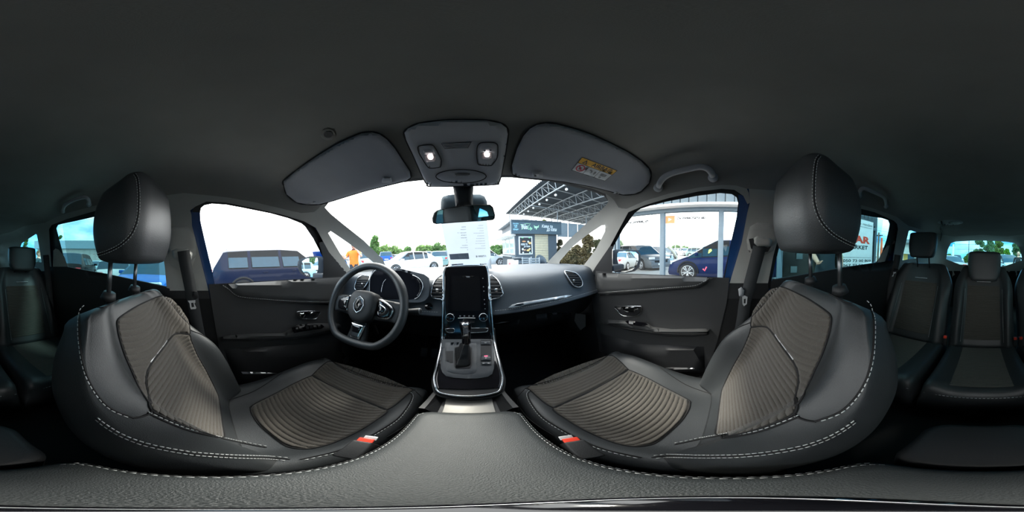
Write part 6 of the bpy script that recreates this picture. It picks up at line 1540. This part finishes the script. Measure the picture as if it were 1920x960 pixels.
def block(name, label, px0, px1, d, yt, dep, mw, mr, nwin=0, rh=.35, slats=False, y0=None):
    A = np.array(at(px0, d)); B = np.array(at(px1, d)); h = hz((px0 + px1) / 2, yt, d); c = (A + B) / 2; out = nrm(c); L = np.linalg.norm(B - A); ang = math.atan2(*(B - A)[::-1])
    o = empty(name, (c[0], c[1], G), label, 'building', rz=0); R = Matrix.Rotation(ang, 3, 'Z')
    cc = c + out * dep / 2
    MB().box((cc[0], cc[1], G + h / 2), (L, dep, h), R).obj('wall', mw, o, smooth=False)
    MB().box((cc[0], cc[1], G + h + rh / 2), (L + .6, dep + .6, rh), R).obj('roof', mr, o, smooth=False)
    t = (B - A) / L
    for k in range(nwin):
        q = A + t * L * (k + .5) / nwin - out * .03; MB().box((q[0], q[1], G + h * .5), (L / nwin * .5, .08, h * .35), R).obj('window', m_cglass, o, smooth=False)
    if slats:
        for k in range(int(L / .6)):
            q = A + t * (k + .5) * .6 - out * .02; MB().box((q[0], q[1], G + h / 2), (.5, .05, h * .98), R).obj('wall_panel', mw, o, smooth=False)
    return o
m_pale = mat('pale_cladding', (.42, .46, .44), .7); m_gr = mat('roof_grey', (.17, .22, .25), .6); m_brk = mat('brick_brown', (.30, .20, .16), .8)
block('low_building', 'long low building with grey fascia roof beyond the rear left window', 70, 262, 19, 468, 6, m_pale, mat('fascia_blue', (.20, .33, .40), .6), 0, .9, True)
block('tiled_building', 'brown-roofed building rising behind the low grey-roofed one', 150, 200, 34, 466, 6, m_pale, mat('roof_brown', (.24, .19, .13), .8), 3, 1.0)
block('pale_building', 'pale low building with grey corner seen through the right rear quarter window', 1690, 1722, 14, 456, 5, m_pale, m_gr, 1, .3)
block('far_shed', 'pale shed roofline right of the orange pole', 1655, 1684, 18, 470, 4, m_pale, m_gr, 0, .3)
block('reflected_shed', 'reflected brown brick shed with flat white edge, built behind the middle glass pane', 1302, 1348, 46, 464, 5, m_brk, m_pale, 0, .35)  # image of a shed in the shop glass, built as a block behind it
block('reflected_container', 'reflected pale blue container built behind the first glass pane', 1186, 1203, 34, 467, 3, mat('container_blue', (.45, .58, .62), .6), m_pale, 2, .15)  # another mirrored block placed behind the pane instead of a reflection
block('yellow_kiosk', 'small ochre stall low beyond the right rear quarter window', 1694, 1702, 10, 476, 2, mat('ochre', (.65, .45, .12), .7), m_pale, 0, .1)
# ------------------------------------------------------------------ people
m_skin = mat('skin', (.62, .36, .26), .55)
def person(label, xy, hd, H=1.75, shirt=(.8, .2, .05), trousers=(.03, .03, .04), hair=(.06, .04, .03), arms=None, sleeve=.5, skin=None, sleevecol=None, build=1.0, headyaw=0, heads=1.0):
    ms = skin or m_skin; s = H / 1.75
    o = empty('person', (xy[0], xy[1], G), label, 'person')
    J = {'pel': (0, 0, .95), 'chest': (0, .01, 1.25), 'neck': (0, 0, 1.46), 'neck2': (0, .01, 1.54)}
    arms = arms or {'L': [(-.19, 0, 1.40), (-.25, -.02, 1.12), (-.26, .06, .88)], 'R': [(.19, 0, 1.40), (.25, -.02, 1.12), (.26, .06, .88)]}
    V = []; E = []; Rr = []
    def av(p, r, par=None):
        V.append(tuple(q * s for q in p)); Rr.append((r[0] * s, r[1] * s) if hasattr(r, '__len__') else (r * s, r * s)); i = len(V) - 1
        if par is not None: E.append((par, i))
        return i
    b = build
    pel = av(J['pel'], (.165 * b, .12 * b)); bel = av((0, .01 * b, 1.08), (.155 * b, .12 * b), pel); ch = av(J['chest'], (.175 * b, .125 * b), bel); up = av((0, 0, 1.39), (.15 * b, .10 * b), ch); nk = av(J['neck'], .062, up); av(J['neck2'], .055, nk)
    for sg, k in ((-1, 'L'), (1, 'R')):
        sh_, el_, wr_ = [np.array(q, float) for q in arms[k]]
        a = av(sh_, .062 * b, up); a2 = av(sh_ * .5 + el_ * .5, .050 * b, a); e = av(el_, .040, a2); f2 = av(el_ * .6 + wr_ * .4, .040, e); w = av(wr_, .026, f2)
        d = nrm(wr_ - el_); hnd = av(wr_ + d * .045, (.030, .022), w)
        hp = av((sg * .095, 0, .88), .095 * b, pel); kn = av((sg * .11, .01, .50), .058, hp); cf = av((sg * .11, -.01, .35), .055, kn); an = av((sg * .12, -.02, .09), .036, cf); av((sg * .13, .12, .035), .035, an)
    me = bpy.data.meshes.new('p'); me.from_pydata(V, E, []); ob = bpy.data.objects.new('p', me); COL.objects.link(ob)
    mo = ob.modifiers.new('k', 'SKIN'); mo.use_smooth_shade = True
    for i, r in enumerate(Rr): me.skin_vertices[0].data[i].radius = r
    me.skin_vertices[0].data[0].use_root = True
    ob.modifiers.new('s', 'SUBSURF').levels = 1
    dg = bpy.context.evaluated_depsgraph_get(); dg.update(); m2 = ob.evaluated_get(dg).to_mesh()
    VV = [tuple(v.co) for v in m2.vertices]; FF = [tuple(p.vertices) for p in m2.polygons]
    bpy.data.objects.remove(ob)
    sm = mat('cloth_%02x%02x%02x' % tuple(int(c * 255) for c in shirt), shirt, .9); tm = mat('cloth_%02x%02x%02x' % tuple(int(c * 255) for c in trousers), trousers, .9)
    sl = sleevecol or sm
    mi = []
    def seg(p, a, b_): ab = b_ - a; t = np.clip(((p - a) @ ab) / (ab @ ab), 0, 1); return np.linalg.norm(p - a - ab * t), t
    for f in FF:
        c = np.mean([VV[i] for i in f], axis=0) / s; k = 0
        if c[2] < .93: k = 1
        if c[2] < .08: k = 3
        if c[2] > 1.47: k = 2
        for A_ in arms.values():
            a0, a1, a2 = [np.array(q, float) for q in A_]
            d1, t1 = seg(c, a0, a1); d2, t2 = seg(c, a1, a2 + nrm(a2 - a1) * .1)
            if d2 < .062 and d2 <= d1 + 1e-6: k = 2
            elif d1 < .09 and t1 > .15: k = 4 if t1 < sleeve * 2 else 2
        mi.append(k)
    mk('body', VV, FF, sm, o, local=True, mats=[sm, tm, ms, m_dark, sl], mi=mi)
    mb = MB()
    for sg, k in ((-1, 'L'), (1, 'R')):
        el_, wr_ = [np.array(q, float) for q in arms[k][1:]]; d = nrm(wr_ - el_); sd_ = nrm(np.cross(d, (0.3, .8, .2))); u_ = np.cross(sd_, d)
        p = wr_ + d * .065
        for i in range(4):
            ln = (.062, .072, .067, .052)[i]; r0 = p + sd_ * (i - 1.5) * .017
            mb.tube([tuple(r0 * s), tuple((r0 + d * ln * .5 + u_ * .008) * s), tuple((r0 + d * ln * .85 + u_ * .028) * s)], [.0088 * s, .008 * s, .006 * s], 6)
        r0 = wr_ + d * .03 - sd_ * .028
        mb.tube([tuple(r0 * s), tuple((r0 + d * .03 - sd_ * .018 + u_ * .01) * s), tuple((r0 + d * .055 - sd_ * .02 + u_ * .022) * s)], [.010 * s, .0095 * s, .007 * s], 6)
    mk('fingers', mb.V, mb.F, ms, o, local=True)
    hc = Vector((0, .02, 1.635)) * s; Rz = Matrix.Rotation(headyaw, 3, 'Z')
    mb = MB(); mb.ball((0, 0, 0), .115 * s * heads, 12, (.70, .86, 1.02)); mb.ball((0, .012 * s, -.055 * s), .075 * s * heads, 8, (.78, .95, .85))
    mb.tube([(0, .098 * s, .015 * s), (0, .122 * s, -.020 * s), (0, .100 * s, -.030 * s)], [.008 * s, .014 * s, .010 * s], 6)
    for sg in (-1, 1): mb.ball((sg * .082 * s, -.005 * s, -.01 * s), .028 * s, 6, (.35, .7, 1.1))
    mk('head', [tuple(Rz @ Vector(v) + hc) for v in mb.V], mb.F, ms, o, local=True)
    mb = MB()
    for sg in (-1, 1): mb.ball((sg * .032 * s, .092 * s, .008 * s), .010 * s, 5, (1.2, .6, .8))
    mk('eyes', [tuple(Rz @ Vector(v) + hc) for v in mb.V], mb.F, m_dark, o, local=True)
    mk('mouth', [tuple(Rz @ Vector(v) + hc) for v in MB().box((0, .093 * s, -.058 * s), (.045 * s, .01, .010 * s), bev=.003).V], MB().box((0, .093 * s, -.058 * s), (.045 * s, .01, .010 * s), bev=.003).F, mat('lips', (.45, .17, .14), .6), o, local=True)
    if hair:
        mb = MB(); mb.ball((0, 0, 0), .124 * s * heads, 14, (.72, .88, 1.0)); Vh = []; 
        keep = [i for i, v in enumerate(mb.V)]
        Fh = [f for f in mb.F if all(mb.V[i][2] > (-.055 if mb.V[i][1] < -.01 else .045 if mb.V[i][1] > .05 else .0) * s for i in f)]
        mk('hair', [tuple(Rz @ Vector(v) + hc) for v in mb.V], Fh, mat('hair_%02x' % int(hair[0] * 255), hair, .8), o, local=True)
    o.rotation_euler = (0, 0, math.radians(hd))
    return o
person('man in an orange T-shirt with a hand to his ear, beside the raised blue bonnet', at(663.5, 6.1), 205, 1.76, (.95, .24, .03), (.05, .05, .06), hair=(.35, .2, .13), arms={'L': [(-.20, 0, 1.40), (-.34, .20, 1.22), (-.10, .16, 1.58)], 'R': [(.20, 0, 1.40), (.30, .16, 1.16), (.42, .36, 1.34)]}, build=1.15, sleeve=.33)
person('boy with brown hair in a dark T-shirt outside the left rear quarter window', at(72, 5.6), toward(72) + 70, 1.62, (.02, .05, .06), hair=(.12, .07, .03))
person('bald man in a dark lettered jumper beyond the tailgate window', at(1909.5, 8.5), toward(1909), 1.70, (.012, .016, .02), hair=None)
person('person in a dark patterned top with beige sleeves standing by the shop entrance', at(1548, 2.45), toward(1548) + 25, 1.74, (.02, .035, .045), sleevecol=mat('sleeve_beige', (.68, .56, .30), .9), sleeve=.47, arms={'L': [(-.20, 0, 1.38), (-.26, .02, 1.14), (-.22, .10, .90)], 'R': [(.19, 0, 1.38), (.26, .14, 1.20), (.30, .42, 1.12)]})
# the yard rises a little ahead: lay it all on that gentle slope
RX = Matrix.Rotation(TILT, 4, 'X')
for o in list(COL.objects):
    if o.parent is None and o.name not in EXT0: o.matrix_basis = RX @ o.matrix_basis
# ------------------------------------------------------------------ lift everything so that the asphalt lies at z = 0
for o in list(COL.objects):
    if o.parent is None: o.location.z += LIFT
for o in COL.objects:
    if o.name.startswith('stitching') : o['kind'] = 'stuff'
